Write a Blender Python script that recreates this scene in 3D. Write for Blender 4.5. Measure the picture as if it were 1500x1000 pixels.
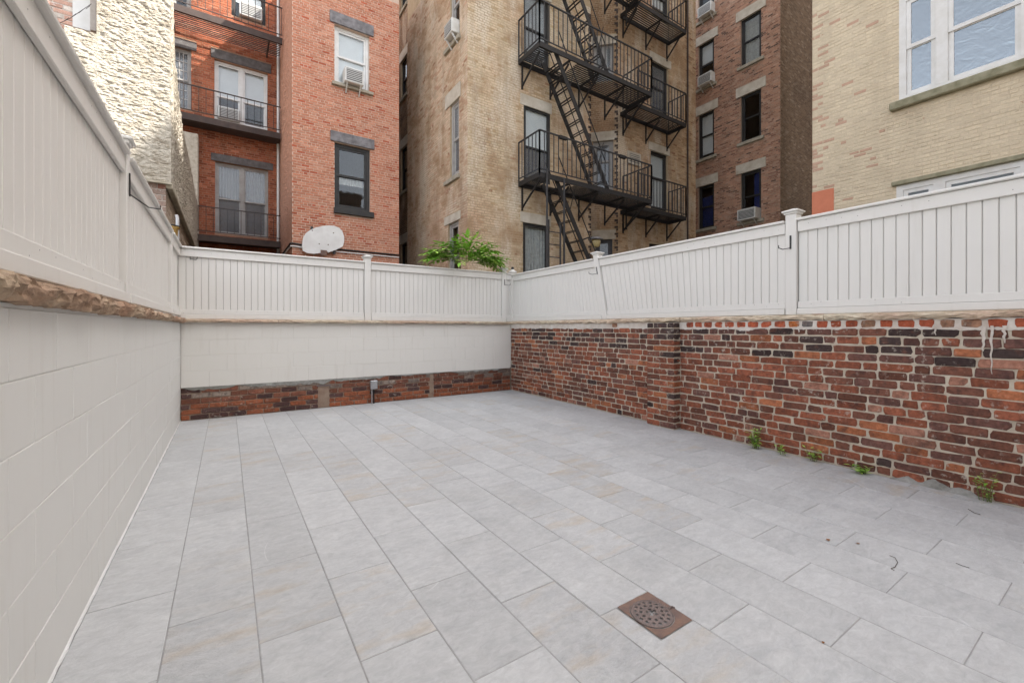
import bpy, math, random
from mathutils import Vector, noise as mnoise
R = math.radians
for o in list(bpy.data.objects): bpy.data.objects.remove(o)
scn = bpy.context.scene
COL = scn.collection
# ------------------------------------------------------------------ camera, sky, sun, exposure
F_PX, Y0, CAMH = 630.0, 480.0, 1.22           # focal length in px of a 1500 px wide frame, horizon row, eye height
TH = R(33.5); CT, ST = math.cos(TH), math.sin(TH)
cam = bpy.data.cameras.new('camera'); cam.sensor_width = 36; cam.lens = 36 * F_PX / 1500
cam.shift_y = -(500 - Y0) / 1500; cam.clip_start = .05; cam.clip_end = 2000
co = bpy.data.objects.new('camera', cam); COL.objects.link(co)
co.location = (0, 0, CAMH); co.rotation_euler = (R(90), 0, -TH); scn.camera = co
SUN_AZ, SUN_EL = Vector((.84, -.54)).normalized(), R(50)
w = bpy.data.worlds.new('World'); scn.world = w; w.use_nodes = True
wn = w.node_tree; bg = wn.nodes['Background']
sky = wn.nodes.new('ShaderNodeTexSky'); sky.sky_type = 'NISHITA'; sky.sun_disc = False
sky.sun_elevation = SUN_EL; sky.sun_rotation = math.atan2(SUN_AZ.x, SUN_AZ.y)
sky.air_density = 1.0; sky.dust_density = 2.5; sky.ozone_density = 1.0
hs = wn.nodes.new('ShaderNodeHueSaturation'); hs.inputs['Saturation'].default_value = .26
wn.links.new(sky.outputs[0], hs.inputs['Color']); wn.links.new(hs.outputs[0], bg.inputs[0])
bg.inputs[1].default_value = .15
sl = bpy.data.lights.new('sun', 'SUN'); sl.energy = 3.4; sl.angle = R(.6); sl.color = (1, .95, .86)
so = bpy.data.objects.new('sun', sl); COL.objects.link(so)
sd = Vector((SUN_AZ.x * math.cos(SUN_EL), SUN_AZ.y * math.cos(SUN_EL), math.sin(SUN_EL)))
so.rotation_euler = sd.to_track_quat('Z', 'Y').to_euler(); so.location = (8, -8, 30)
vs = scn.view_settings; vs.view_transform = 'Standard'; vs.look = 'None'; vs.gamma = 1; vs.exposure = 1.98
cy = scn.cycles; cy.max_bounces = 6; cy.diffuse_bounces = 3; cy.glossy_bounces = 2; cy.transparent_max_bounces = 8; cy.caustics_reflective = False; cy.caustics_refractive = False
# ------------------------------------------------------------------ measuring helpers: photo point -> point on a real plane
def onY(px, py, Y):
    t = (px - 750) / F_PX; d = Y / (CT - ST * t)
    return d * (ST + CT * t), CAMH + (Y0 - py) / F_PX * d
def onX(px, py, X):
    t = (px - 750) / F_PX; d = X / (ST + CT * t)
    return d * (CT - ST * t), CAMH + (Y0 - py) / F_PX * d
def onZ(px, py, Z):
    d = (CAMH - Z) * F_PX / (py - Y0); t = (px - 750) / F_PX
    return d * (ST + CT * t), d * (CT - ST * t)
# ------------------------------------------------------------------ mesh builder
class MB:
    def __init__(s): s.v = []; s.f = []; s.c = []; s.col = (1, 1, 1)
    def face(s, pts):
        i = len(s.v); s.v += [tuple(p) for p in pts]; s.f.append(tuple(range(i, i + len(pts)))); s.c.append(s.col)
    def idx(s, verts, faces):
        i = len(s.v); s.v += [tuple(p) for p in verts]
        for f in faces: s.f.append(tuple(i + k for k in f)); s.c.append(s.col)
    def box(s, a, b, M=None):
        x0, y0, z0 = a; x1, y1, z1 = b
        vs_ = [(x0,y0,z0),(x1,y0,z0),(x1,y1,z0),(x0,y1,z0),(x0,y0,z1),(x1,y0,z1),(x1,y1,z1),(x0,y1,z1)]
        if M: vs_ = [M(*p) for p in vs_]
        s.idx(vs_, [(0,3,2,1),(4,5,6,7),(0,1,5,4),(1,2,6,5),(2,3,7,6),(3,0,4,7)])
    def cbox(s, a, b, c=.004, M=None):      # box with all edges chamfered
        x0, y0, z0 = a; x1, y1, z1 = b
        c = min(c, (x1-x0)*.3, (y1-y0)*.3, (z1-z0)*.3)
        X, Y, Z = (x0, x1), (y0, y1), (z0, z1); v = []; id_ = {}
        for i in (0,1):
            for j in (0,1):
                for k in (0,1):
                    si, sj, sk = (1 if i == 0 else -1)*c, (1 if j == 0 else -1)*c, (1 if k == 0 else -1)*c
                    id_[i,j,k,'x'] = len(v); v.append((X[i], Y[j]+sj, Z[k]+sk))
                    id_[i,j,k,'y'] = len(v); v.append((X[i]+si, Y[j], Z[k]+sk))
                    id_[i,j,k,'z'] = len(v); v.append((X[i]+si, Y[j]+sj, Z[k]))
        f = []
        for i in (0,1):
            f.append([id_[i,0,0,'x'],id_[i,1,0,'x'],id_[i,1,1,'x'],id_[i,0,1,'x']])
            f.append([id_[0,i,0,'y'],id_[1,i,0,'y'],id_[1,i,1,'y'],id_[0,i,1,'y']])
            f.append([id_[0,0,i,'z'],id_[1,0,i,'z'],id_[1,1,i,'z'],id_[0,1,i,'z']])
        for a_ in (0,1):
            for b_ in (0,1):
                f.append([id_[a_,b_,0,'x'],id_[a_,b_,1,'x'],id_[a_,b_,1,'y'],id_[a_,b_,0,'y']])
                f.append([id_[a_,0,b_,'x'],id_[a_,1,b_,'x'],id_[a_,1,b_,'z'],id_[a_,0,b_,'z']])
                f.append([id_[0,a_,b_,'y'],id_[1,a_,b_,'y'],id_[1,a_,b_,'z'],id_[0,a_,b_,'z']])
        for i in (0,1):
            for j in (0,1):
                for k in (0,1): f.append([id_[i,j,k,'x'],id_[i,j,k,'y'],id_[i,j,k,'z']])
        if M: v = [M(*p) for p in v]
        s.idx(v, f)
    def bar(s, p, q, w_=.03, h_=None, up=(0,0,1)):      # rectangular bar between two points
        p, q = Vector(p), Vector(q); h_ = h_ or w_; d = (q - p).normalized(); u = Vector(up)
        if abs(d.dot(u)) > .99: u = Vector((1,0,0))
        a = d.cross(u).normalized() * (w_/2); b = a.cross(d).normalized() * (h_/2)
        s.idx([p-a-b,p+a-b,p+a+b,p-a+b,q-a-b,q+a-b,q+a+b,q-a+b], [(0,3,2,1),(4,5,6,7),(0,1,5,4),(1,2,6,5),(2,3,7,6),(3,0,4,7)])
    def tube(s, pts, r, n=8, caps=True):
        pts = [Vector(p) for p in pts]; rings = []
        rr = r if isinstance(r, (list, tuple)) else [r] * len(pts)
        for i, p in enumerate(pts):
            d = (pts[min(i+1, len(pts)-1)] - pts[max(i-1, 0)]).normalized()
            u = Vector((0,0,1)) if abs(d.z) < .9 else Vector((1,0,0))
            a = d.cross(u).normalized(); b = a.cross(d)
            rings.append([p + (a*math.cos(k*2*math.pi/n) + b*math.sin(k*2*math.pi/n)) * rr[i] for k in range(n)])
        v = [q for g in rings for q in g]; f = []
        for i in range(len(pts)-1):
            for k in range(n): f.append((i*n+k, i*n+(k+1)%n, (i+1)*n+(k+1)%n, (i+1)*n+k))
        if caps: f.append(tuple(range(n))); f.append(tuple((len(pts)-1)*n+k for k in range(n)))
        s.idx(v, f)
    def lathe(s, c, prof, n=16):             # profile [(r,z)] about a vertical axis at c
        v = []; f = []
        for r_, z_ in prof:
            for k in range(n): v.append((c[0]+r_*math.cos(k*2*math.pi/n), c[1]+r_*math.sin(k*2*math.pi/n), c[2]+z_))
        for i in range(len(prof)-1):
            for k in range(n): f.append((i*n+k, i*n+(k+1)%n, (i+1)*n+(k+1)%n, (i+1)*n+k))
        f.append(tuple(range(n))); f.append(tuple((len(prof)-1)*n+k for k in range(n)))
        s.idx(v, f)
    def mesh(s, name, m, smooth=False):
        me = bpy.data.meshes.new(name); me.from_pydata(s.v, [], s.f); me.materials.append(m)
        at = me.attributes.new('Col', 'FLOAT_COLOR', 'FACE'); flat = []
        for c in s.c: flat += [c[0], c[1], c[2], 1.0]
        at.data.foreach_set('color', flat)
        if smooth: me.polygons.foreach_set('use_smooth', [True] * len(me.polygons))
        me.update(); return me
    def build(s, name, m, parent=None, smooth=False, kind=None):
        return link(name, s.mesh(name, m, smooth), parent, kind)
def link(name, me, parent=None, kind=None, loc=None):
    o = bpy.data.objects.new(name, me); COL.objects.link(o)
    if parent: o.parent = parent
    if kind: o['kind'] = kind
    if loc: o.location = loc
    return o
def tag(o, label=None, cat=None, group=None, kind=None):
    if label: o['label'] = label
    if cat: o['category'] = cat
    if group: o['group'] = group
    if kind: o['kind'] = kind
    return o
def thing(name, label, cat, group=None, loc=(0, 0, 0)):
    o = bpy.data.objects.new(name, None); COL.objects.link(o); o.empty_display_size = .1; o.location = loc
    return tag(o, label, cat, group)
def part_box(name, m, parent, a, b, M=None, c=None):
    k = MB()
    if c: k.cbox(a, b, c, M)
    else: k.box(a, b, M)
    return k.build(name, m, parent)
# ------------------------------------------------------------------ materials
class NT:
    def __init__(s, name):
        s.m = bpy.data.materials.new(name); s.m.use_nodes = True; s.t = s.m.node_tree
        s.b = s.t.nodes['Principled BSDF']; s.pos = None
    def n(s, typ, **kw):
        x = s.t.nodes.new(typ)
        for k, v in kw.items(): setattr(x, k, v)
        return x
    def L(s, a, b): s.t.links.new(a, b)
    def P(s):
        if not s.pos: s.pos = s.n('ShaderNodeNewGeometry').outputs['Position']
        return s.pos
    def scalev(s, v, sc, off=None):
        m = s.n('ShaderNodeVectorMath', operation='MULTIPLY'); s.L(v, m.inputs[0]); m.inputs[1].default_value = sc
        if off is None: return m.outputs[0]
        a = s.n('ShaderNodeVectorMath', operation='ADD'); s.L(m.outputs[0], a.inputs[0]); s.L(off, a.inputs[1]); return a.outputs[0]
    def noise(s, scale, detail=4, rough=.6, vec=None, dist=0):
        x = s.n('ShaderNodeTexNoise'); s.L(vec or s.P(), x.inputs['Vector'])
        x.inputs['Scale'].default_value = scale; x.inputs['Detail'].default_value = detail
        x.inputs['Roughness'].default_value = rough; x.inputs['Distortion'].default_value = dist
        return x.outputs['Fac']
    def ramp(s, fac, lo, hi, a=0., b=1.):
        x = s.n('ShaderNodeMapRange'); s.L(fac, x.inputs[0])
        for i, v in enumerate((lo, hi, a, b)): x.inputs[1+i].default_value = v
        return x.outputs[0]
    def math(s, op, a, b=0.):
        x = s.n('ShaderNodeMath', operation=op)
        for i, v in enumerate((a, b)):
            if isinstance(v, (int, float)): x.inputs[i].default_value = v
            else: s.L(v, x.inputs[i])
        return x.outputs[0]
    def mix(s, fac, a, b, mode='MIX'):
        x = s.n('ShaderNodeMix', data_type='RGBA', blend_type=mode)
        for i, v in ((0, fac), (6, a), (7, b)):
            if isinstance(v, (int, float)): x.inputs[i].default_value = v
            elif isinstance(v, tuple): x.inputs[i].default_value = (*v, 1)
            else: s.L(v, x.inputs[i])
        return x.outputs[2]
    def out(s, col, rough=.8, bump=None, strength=.3, dist=.01, spec=.3, metal=0):
        if isinstance(col, tuple): s.b.inputs['Base Color'].default_value = (*col, 1)
        else: s.L(col, s.b.inputs['Base Color'])
        if isinstance(rough, float): s.b.inputs['Roughness'].default_value = rough
        else: s.L(rough, s.b.inputs['Roughness'])
        s.b.inputs['Specular IOR Level'].default_value = spec; s.b.inputs['Metallic'].default_value = metal
        if bump is not None:
            x = s.n('ShaderNodeBump'); s.L(bump, x.inputs['Height']); x.inputs['Strength'].default_value = strength
            x.inputs['Distance'].default_value = dist; s.L(x.outputs[0], s.b.inputs['Normal'])
        return s.m
    def attr(s, name='Col'):
        return s.n('ShaderNodeAttribute', attribute_name=name).outputs['Color']
def plain(name, c, c2=None, rough=.7, sc=6, bump=.15, bsc=60, spec=.3, metal=0, dist=.004):
    k = NT(name); c2 = c2 or tuple(x*.8 for x in c)
    col = k.mix(k.ramp(k.noise(sc, 5), .35, .7), c, c2)
    return k.out(col, rough, k.noise(bsc, 4), bump, dist, spec, metal)
def brick_mat(name, vary=.35, lime=(.55,.5,.43), limeamt=.5, soot=(.03,.025,.022), sootamt=.5, streak=0., bump=.6, big=.7, tint=None, mott=0., patchy=False):
    k = NT(name); c = k.attr()
    if tint: c = k.mix(k.ramp(k.noise(.55, 4, .6, k.scalev(k.P(), (1, 1, .6))), .5, .68, 0, .55), c, tint)
    if patchy:
        c = k.mix(k.ramp(k.noise(1, 6, .65, k.scalev(k.P(), (1.1, 1.1, 1.9))), .48, .62, 0, .8), c, (.38,.24,.14))
        c = k.mix(k.ramp(k.noise(1, 6, .65, k.scalev(k.P(), (1.6, 1.6, .5))), .5, .64, 0, .75), c, (.70,.62,.51))
        c = k.mix(k.ramp(k.noise(1, 4, .6, k.scalev(k.P(), (5, 5, 17))), .58, .68, 0, .6), c, (.33,.2,.12))
    if mott: c = k.mix(k.ramp(k.noise(13, 5, .6), .5, .66, 0, mott), c, (.055,.035,.034)); c = k.mix(k.ramp(k.noise(10, 4, .6, k.scalev(k.P(), (1, 1, 1.7))), .56, .7, 0, mott * .6), c, (.28,.105,.062))
    f = k.ramp(k.noise(35, 5, .65), .25, .75, 1-vary, 1+vary)
    h = k.n('ShaderNodeMix', data_type='RGBA', blend_type='MULTIPLY'); h.inputs[0].default_value = 1
    k.L(c, h.inputs[6]); k.L(f, h.inputs[7]); c = h.outputs[2]
    if limeamt: c = k.mix(k.math('MULTIPLY', k.ramp(k.noise(22, 6, .7), .57, .66), k.ramp(k.noise(2.2, 3), .42, .62, 0, limeamt)), c, lime)
    if sootamt: c = k.mix(k.ramp(k.noise(big, 5, .65), .52, .74, 0, sootamt), c, soot)
    if streak: c = k.mix(k.ramp(k.noise(1, 5, .6, k.scalev(k.P(), (3.2, 3.2, .35))), .52, .75, 0, streak), c, soot)
    return k.out(c, .9, k.math('ADD', k.noise(70, 5, .7), k.math('MULTIPLY', k.noise(18, 3), 1.5)), bump, .004, .2)
def mortar_mat(name, a, b, soot=None, sa=.5, bump=.6):
    k = NT(name); c = k.mix(k.ramp(k.noise(9, 6, .7), .35, .68), a, b)
    if soot: c = k.mix(k.ramp(k.noise(.7, 5, .65), .52, .74, 0, sa), c, soot)
    return k.out(c, .95, k.noise(90, 5, .75), bump, .006, .1)
def paint_mat(name, c, dirt=(.42,.38,.32), da=.35, bump=.12):
    k = NT(name)
    col = k.mix(k.ramp(k.noise(1.6, 5, .6), .35, .75, 0, .25), c, tuple(x*.9 for x in c))
    col = k.mix(k.math('MULTIPLY', k.ramp(k.noise(1, 5, .65, k.scalev(k.P(), (14, 14, 1.2))), .56, .78), da), col, dirt)
    col = k.mix(k.ramp(k.noise(40, 5, .7), .66, .76, 0, .35), col, dirt)
    return k.out(col, .55, k.noise(45, 4, .6, k.scalev(k.P(), (1, 1, .25))), bump, .003, .3)
def glass_mat(name, tint=(.75,.8,.82), refl=.25, haze=0., gcol=(.9,.93,.96)):
    k = NT(name); t = k.t
    for n_ in list(t.nodes):
        if n_.type == 'BSDF_PRINCIPLED': t.nodes.remove(n_)
    o = [n_ for n_ in t.nodes if n_.type == 'OUTPUT_MATERIAL'][0]
    tr = k.n('ShaderNodeBsdfTransparent'); tr.inputs[0].default_value = (*tint, 1)
    gl = k.n('ShaderNodeBsdfGlossy'); gl.inputs['Roughness'].default_value = .03; gl.inputs[0].default_value = (*gcol, 1)
    bp = k.n('ShaderNodeBump'); bp.inputs['Strength'].default_value = .06; bp.inputs['Distance'].default_value = .02
    k.L(k.noise(3, 2), bp.inputs['Height']); k.L(bp.outputs[0], gl.inputs['Normal'])
    fr = k.n('ShaderNodeLayerWeight'); fr.inputs[0].default_value = .5
    fac = k.math('MULTIPLY_ADD', k.math('POWER', fr.outputs['Facing'], 4.0), .6)
    fac.node.inputs[2].default_value = refl
    mx = k.n('ShaderNodeMixShader'); k.L(fac, mx.inputs[0]); k.L(tr.outputs[0], mx.inputs[1]); k.L(gl.outputs[0], mx.inputs[2])
    last = mx.outputs[0]
    if haze:
        df = k.n('ShaderNodeBsdfDiffuse'); df.inputs[0].default_value = (.45, .47, .5, 1)
        m2 = k.n('ShaderNodeMixShader'); m2.inputs[0].default_value = haze; k.L(last, m2.inputs[1]); k.L(df.outputs[0], m2.inputs[2]); last = m2.outputs[0]
    k.L(last, o.inputs[0]); return k.m
def tile_mat():
    k = NT('porcelain_paver'); r = k.n('ShaderNodeObjectInfo').outputs['Random']
    wn_ = k.n('ShaderNodeTexWhiteNoise', noise_dimensions='1D'); k.L(r, wn_.inputs['W']); rc = wn_.outputs['Color']
    off = k.n('ShaderNodeVectorMath', operation='SCALE'); k.L(rc, off.inputs[0]); off.inputs['Scale'].default_value = 60
    v = k.scalev(k.P(), (1, 1, 1), off.outputs[0]); vs_ = k.scalev(k.P(), (1.4, 4.2, 1), off.outputs[0])
    sp = k.n('ShaderNodeSeparateColor'); k.L(rc, sp.inputs[0])
    cloud = k.noise(4.2, 8, .72, v, .8); band = k.noise(2.6, 8, .7, vs_, 1.0)
    col = k.mix(k.ramp(cloud, .32, .7), (.41,.413,.416), (.515,.516,.514))
    col = k.mix(k.ramp(band, .5, .75, 0, .6), col, (.53,.53,.525))
    col = k.mix(k.math('MULTIPLY', k.ramp(k.noise(2.1, 4, .6, vs_), .5, .7), k.ramp(sp.outputs[0], .62, .85, 0, .8)), col, (.46,.40,.33))
    col = k.mix(k.math('MULTIPLY', k.ramp(band, .34, .5, .8, 0), k.ramp(sp.outputs[1], .45, .9, .05, .5)), col, (.35,.36,.375))
    br = k.ramp(sp.outputs[2], 0, 1, .95, 1.06)
    mm = k.n('ShaderNodeMix', data_type='RGBA', blend_type='MULTIPLY'); mm.inputs[0].default_value = 1
    k.L(col, mm.inputs[6]); k.L(br, mm.inputs[7]); col = mm.outputs[2]
    vein = k.math('ABSOLUTE', k.math('SUBTRACT', k.noise(.9, 1, .5, v, .35), .5))
    col = k.mix(k.math('MULTIPLY', k.ramp(vein, .0, .0016, .7, 0), k.ramp(k.noise(2.4, 3, .5, v), .56, .62)), col, (.66,.66,.65))
    col = k.mix(k.ramp(k.noise(1.1, 5, .7), .55, .75, 0, .22), col, (.33,.31,.28))
    col = k.mix(k.ramp(k.noise(38, 6, .75, v), .60, .74, 0, .40), col, (.27,.27,.275))
    mm2 = k.n('ShaderNodeMix', data_type='RGBA', blend_type='MULTIPLY'); mm2.inputs[0].default_value = 1
    k.L(col, mm2.inputs[6]); k.L(k.ramp(k.noise(17, 8, .8, k.scalev(k.P(), (1, 1.8, 1), off.outputs[0]), .8), .3, .7, .84, 1.15), mm2.inputs[7]); col = mm2.outputs[2]
    cleft = k.math('MULTIPLY', k.noise(22, 6, .7, k.scalev(k.P(), (1, 2.4, 1), off.outputs[0]), 1.2), k.ramp(sp.outputs[0], .35, .9, .25, 1.6))
    bump = k.math('ADD', cleft, k.math('MULTIPLY', band, 1.2))
    return k.out(col, k.ramp(cloud, .3, .7, .5, .7), bump, .55, .007, .4)
M = {}
M['tile'] = tile_mat()
M['grout'] = plain('grout', (.36,.355,.345), (.27,.265,.26), .95, 12, .5, 120)
M['paint_wall'] = paint_mat('painted_block', (.69,.685,.66), (.5,.46,.4), .25, .25)
M['paint_back'] = paint_mat('painted_cream_block', (.735,.715,.67), (.52,.47,.4), .3, .25)
M['paint_fence'] = paint_mat('painted_fence', (.715,.695,.66), (.46,.43,.38), .2)
M['groove'] = plain('fence_backing', (.34,.33,.31))
M['yard_brick'] = brick_mat('yard_brick', .4, (.55,.49,.42), .85, (.035,.026,.026), .35, .2, .9, 1.1, None, .55)
M['yard_mortar'] = mortar_mat('yard_mortar', (.58,.51,.415), (.43,.36,.285))
M['lime'] = mortar_mat('lime_mortar', (.70,.66,.61), (.55,.47,.41))
M['low_mortar'] = mortar_mat('low_mortar', (.34,.26,.2), (.24,.16,.12))
M['cement'] = mortar_mat('cement', (.40,.395,.375), (.20,.195,.175), (.08,.075,.05), .5, 1.0)
M['coping'] = (lambda k: k.out(k.mix(k.ramp(k.noise(14, 6, .7), .4, .7), k.mix(k.ramp(k.noise(1.2, 3), .35, .65), (.55,.45,.33), (.46,.28,.19)), (.2,.13,.09)), .9, k.math('ADD', k.noise(30, 6, .75), k.noise(8, 4)), .9, .012, .2))(NT('rough_coping_stone'))
M['coping_pale'] = (lambda k: k.out(k.mix(k.ramp(k.noise(12, 6, .7, k.scalev(k.P(), (1,1,4))), .4, .7), k.mix(k.ramp(k.noise(.9, 3), .4, .6), (.72,.64,.50), (.60,.43,.33)), (.45,.35,.25)), .9, k.math('ADD', k.noise(30, 6, .75), k.noise(8, 4)), .8, .010, .2))(NT('pale_coping_stone'))
M['black_metal'] = plain('black_iron', (.02,.02,.022), (.035,.03,.028), .55, 20, .2, 80)
M['grey_metal'] = plain('grey_iron', (.06,.06,.065), (.04,.038,.038), .55, 12, .2, 80)
M['rust'] = plain('rusty_iron', (.24,.145,.105), (.14,.10,.09), .75, 16, .5, 90, .4)
M['rust_dark'] = plain('dark_rusty_iron', (.20,.15,.135), (.13,.105,.10), .5, 22, .35, 90, .5)
M['hole'] = plain('hole_shade_black', (.008,.008,.008), None, .9)  # flat black painted in for the shade inside openings
M['steel'] = plain('galvanised_steel', (.5,.51,.53), (.4,.41,.43), .4, 20, .1, 80, .5, .7)
M['stucco'] = (lambda k: k.out(k.mix(k.ramp(k.noise(10, 6, .7), .45, .7), k.mix(k.ramp(k.noise(1.3, 4), .4, .62), (.58,.535,.46), (.50,.455,.385)), (.34,.29,.225)), .95, k.math('ADD', k.noise(30, 7, .8), k.noise(75, 5, .7)), .8, .022, .1))(NT('rough_stucco'))
M['b0_brick'] = brick_mat('washed_brick', .25, (.7,.66,.62), 1.0, (.2,.15,.12), .2)
M['b0_mortar'] = mortar_mat('washed_mortar', (.62,.57,.52), (.5,.44,.4))
M['white_paint'] = plain('white_paint', (.78,.78,.77), (.7,.7,.68), .5, 8, .1)
M['b1_brick'] = brick_mat('red_brick', .25, (.6,.4,.3), .25, (.06,.028,.018), .45, .5)
M['b1_mortar'] = mortar_mat('red_mortar', (.42,.26,.18), (.3,.17,.11), (.07,.04,.03), .4)
M['b2_brick'] = brick_mat('salmon_brick', .2, (.66,.48,.38), .25, (.12,.05,.035), .12)
M['b2_mortar'] = mortar_mat('salmon_mortar', (.68,.53,.44), (.58,.42,.33))
M['b3_brick'] = brick_mat('tan_brick', .16, (.64,.56,.44), .7, (.19,.125,.077), .42, .42, .6, .5, (.52,.31,.215), 0., True)
M['b3_mortar'] = mortar_mat('tan_mortar', (.52,.41,.28), (.44,.33,.21), (.16,.105,.065), .6)
M['b4_brick'] = brick_mat('brown_brick', .3, (.5,.4,.33), .25, (.05,.032,.028), .4, .3)
M['b4_mortar'] = mortar_mat('brown_mortar', (.46,.35,.28), (.36,.26,.2))
M['b5_brick'] = brick_mat('painted_cream_brick', .12, (.64,.58,.48), .3, (.30,.24,.17), .3, .3, .9, .9)
def peel(m):
    t = m.node_tree; k = NT.__new__(NT); k.m = m; k.t = t; k.b = t.nodes['Principled BSDF']; k.pos = None
    src = k.b.inputs['Base Color'].links[0].from_socket
    c = k.mix(k.ramp(k.noise(1, 5, .6, k.scalev(k.P(), (5, 5, 16))), .685, .71, 0, .85), src, (.40,.20,.13))
    c = k.mix(k.ramp(k.noise(1, 5, .6, k.scalev(k.P(), (4, 7, 19))), .66, .69, 0, .6), c, (.36,.28,.19)); k.L(c, k.b.inputs['Base Color'])
peel(M['b5_brick'])
M['b5_mortar'] = mortar_mat('painted_cream_joint', (.64,.55,.41), (.57,.48,.35))
M['patch'] = plain('orange_paint', (.62,.22,.13), (.55,.19,.11), .8, 5, .3, 50)
M['lintel'] = plain('stone_lintel', (.60,.55,.47), (.44,.38,.30), .9, 4, .4, 40)
M['dark_lintel'] = plain('dark_stone_lintel', (.10,.09,.088), (.17,.16,.16), .9, 9, .4, 40)
M['grey_lintel'] = plain('grey_stone_lintel', (.25,.24,.25), (.12,.115,.12), .9, 8, .4, 40)
M['brown_beam'] = plain('brown_painted_steel', (.055,.04,.036), (.085,.06,.05), .7, 6, .3, 50)
M['sill'] = plain('stone_sill', (.42,.38,.31), (.28,.25,.19), .9, 6, .4, 40)
M['mossy_sill'] = plain('mossy_sill', (.33,.31,.22), (.20,.19,.12), .9, 8, .5, 40)
M['fr_black'] = plain('black_window_frame', (.03,.03,.032), (.045,.043,.04), .5)
M['fr_white'] = plain('white_window_frame', (.76,.76,.75), (.66,.65,.62), .5)
M['fr_grey'] = plain('grey_window_frame', (.40,.39,.38), (.3,.28,.26), .6)
M['glass'] = glass_mat('window_glass', (.90,.92,.93), .03)
M['glass_sky'] = glass_mat('sky_tinted_glass', (.30,.36,.42), .30, .24, (.68,.77,.84))  # blue of the reflected sky put into the gloss tint; haze stands for curtains
M['glass_sky'].node_tree.nodes['Bump'].inputs['Strength'].default_value = .35; M['glass_sky'].node_tree.nodes['Noise Texture'].inputs['Scale'].default_value = 6; M['glass_sky'].node_tree.nodes['Noise Texture'].inputs['Distortion'].default_value = 1.5
M['glass_haze'] = glass_mat('dusty_window_glass', (.8,.82,.83), .04, .20)
M['shade'] = plain('white_shade', (.82,.82,.80), (.76,.76,.74), .8, 3, .1)
M['curtain'] = plain('grey_curtain', (.55,.54,.51), (.40,.39,.37), .9, 12, .2)
M['blue_cloth'] = plain('dark_blue_cloth', (.02,.035,.16), (.015,.022,.09), .9)
M['dark_room'] = plain('dark_room', (.035,.033,.03), (.02,.02,.02), .95)
M['slate'] = plain('slate_shutter', (.10,.10,.11), (.07,.07,.075), .7)
M['maroon'] = plain('maroon_slats', (.09,.05,.045), (.06,.035,.03), .7)
M['ac_white'] = plain('ac_plastic', (.68,.68,.66), (.55,.54,.5), .5)
M['ac_grille'] = plain('ac_grille', (.12,.12,.12), (.2,.2,.2), .6)
M['dark_cable'] = plain('black_cable', (.02,.02,.02), None, .5)
M['board_white'] = plain('weathered_white_board', (.82,.82,.81), (.72,.71,.70), .6, 5, .15)
M['roof'] = plain('roof_felt', (.12,.12,.12), None, .9)
M['soil'] = plain('neighbour_ground', (.22,.20,.17), (.15,.14,.11), .95, 3, .6, 20)
M['leafgreen'] = (lambda k: (k.b.inputs['Transmission Weight'].__setattr__('default_value', 0), k.out(k.mix(k.n('ShaderNodeObjectInfo').outputs['Random'], (.17,.40,.04), (.46,.68,.13)), .55, k.noise(40, 3), .2, .003, .4))[1])(NT('leaf_green'))
M['stem'] = plain('plant_stem', (.12,.20,.05), (.16,.14,.06), .7)
M['dead_leaf'] = plain('dead_leaf', (.30,.14,.05), (.18,.07,.025), .8, 60)
M['twig'] = plain('twig', (.07,.05,.035), None, .9)
M['brass'] = plain('brass', (.45,.30,.10), (.35,.22,.07), .35, 20, .1, 60, .5, .8)
M['lampglass'] = plain('amber_lamp_glass', (.45,.36,.18), (.35,.27,.12), .2, 8, .05, 40, .5)
# ------------------------------------------------------------------ ground
g = MB(); S = 400
g.face([(-S,-S,-.35),(S,-S,-.35),(S,S,-.35),(-S,S,-.35)])
tag(g.build('ground', M['soil']), kind='structure')
# ------------------------------------------------------------------ patio of large pavers
XL, XR, YB, YN = -.51, 4.657, 7.07, -.75
def XW(y): return 4.474 + .0259 * y          # the old brick wall runs slightly askew
fl = MB(); fl.box((XL-.15, YN, -.34), (XR+.15, YB+.15, -.0026))
patio = tag(fl.build('patio', M['grout']), kind='structure')
rng = random.Random(4)
TW, TL, J = .304, .612, .0042
def paver_mesh(wd, ln):
    k = MB(); k.cbox((0, 0, -.012), (wd, ln, 0), .0022); return k.mesh('paver', M['tile'])
full = paver_mesh(TW - J, TL - J)
for c in range(16):
    x0 = -.504 + c * TW; x1 = x0 + TW - J
    off = .092 if c % 2 == 0 else .399
    y = off - 2 * TL
    while y < YB:
        a, b = max(y, YN), min(y + TL - J, YB - .004)
        if b - a > .02:
            if c == 6 and abs(a - .704) < .03:          # this paver is cut round the floor drain
                k = MB(); q = [(0,0),(x1-x0,0),(x1-x0,.375),(.092,.375),(.092,TL-J),(0,TL-J)]; n_ = len(q)
                for part in ([(0,0),(x1-x0,0),(x1-x0,.375),(0,.375)], [(0,.375),(.092,.375),(.092,TL-J),(0,TL-J)]):
                    k.face([(p[0],p[1],0) for p in part])
                for i in range(n_):
                    p, r_ = q[i], q[(i+1) % n_]; k.face([(p[0],p[1],-.012),(r_[0],r_[1],-.012),(r_[0],r_[1],0),(p[0],p[1],0)])
                me = k.mesh('paver', M['tile'])
            else: me = full if abs(b - a - (TL - J)) < .001 else paver_mesh(TW - J, b - a)
            o = link('paver', me, patio, loc=(x0, a, rng.uniform(-.0008, .0008)))
            o.rotation_euler = (rng.uniform(-.0012, .0012), rng.uniform(-.002, .002), rng.uniform(-.0008, .0008))
        y += TL
y = YN
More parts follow.
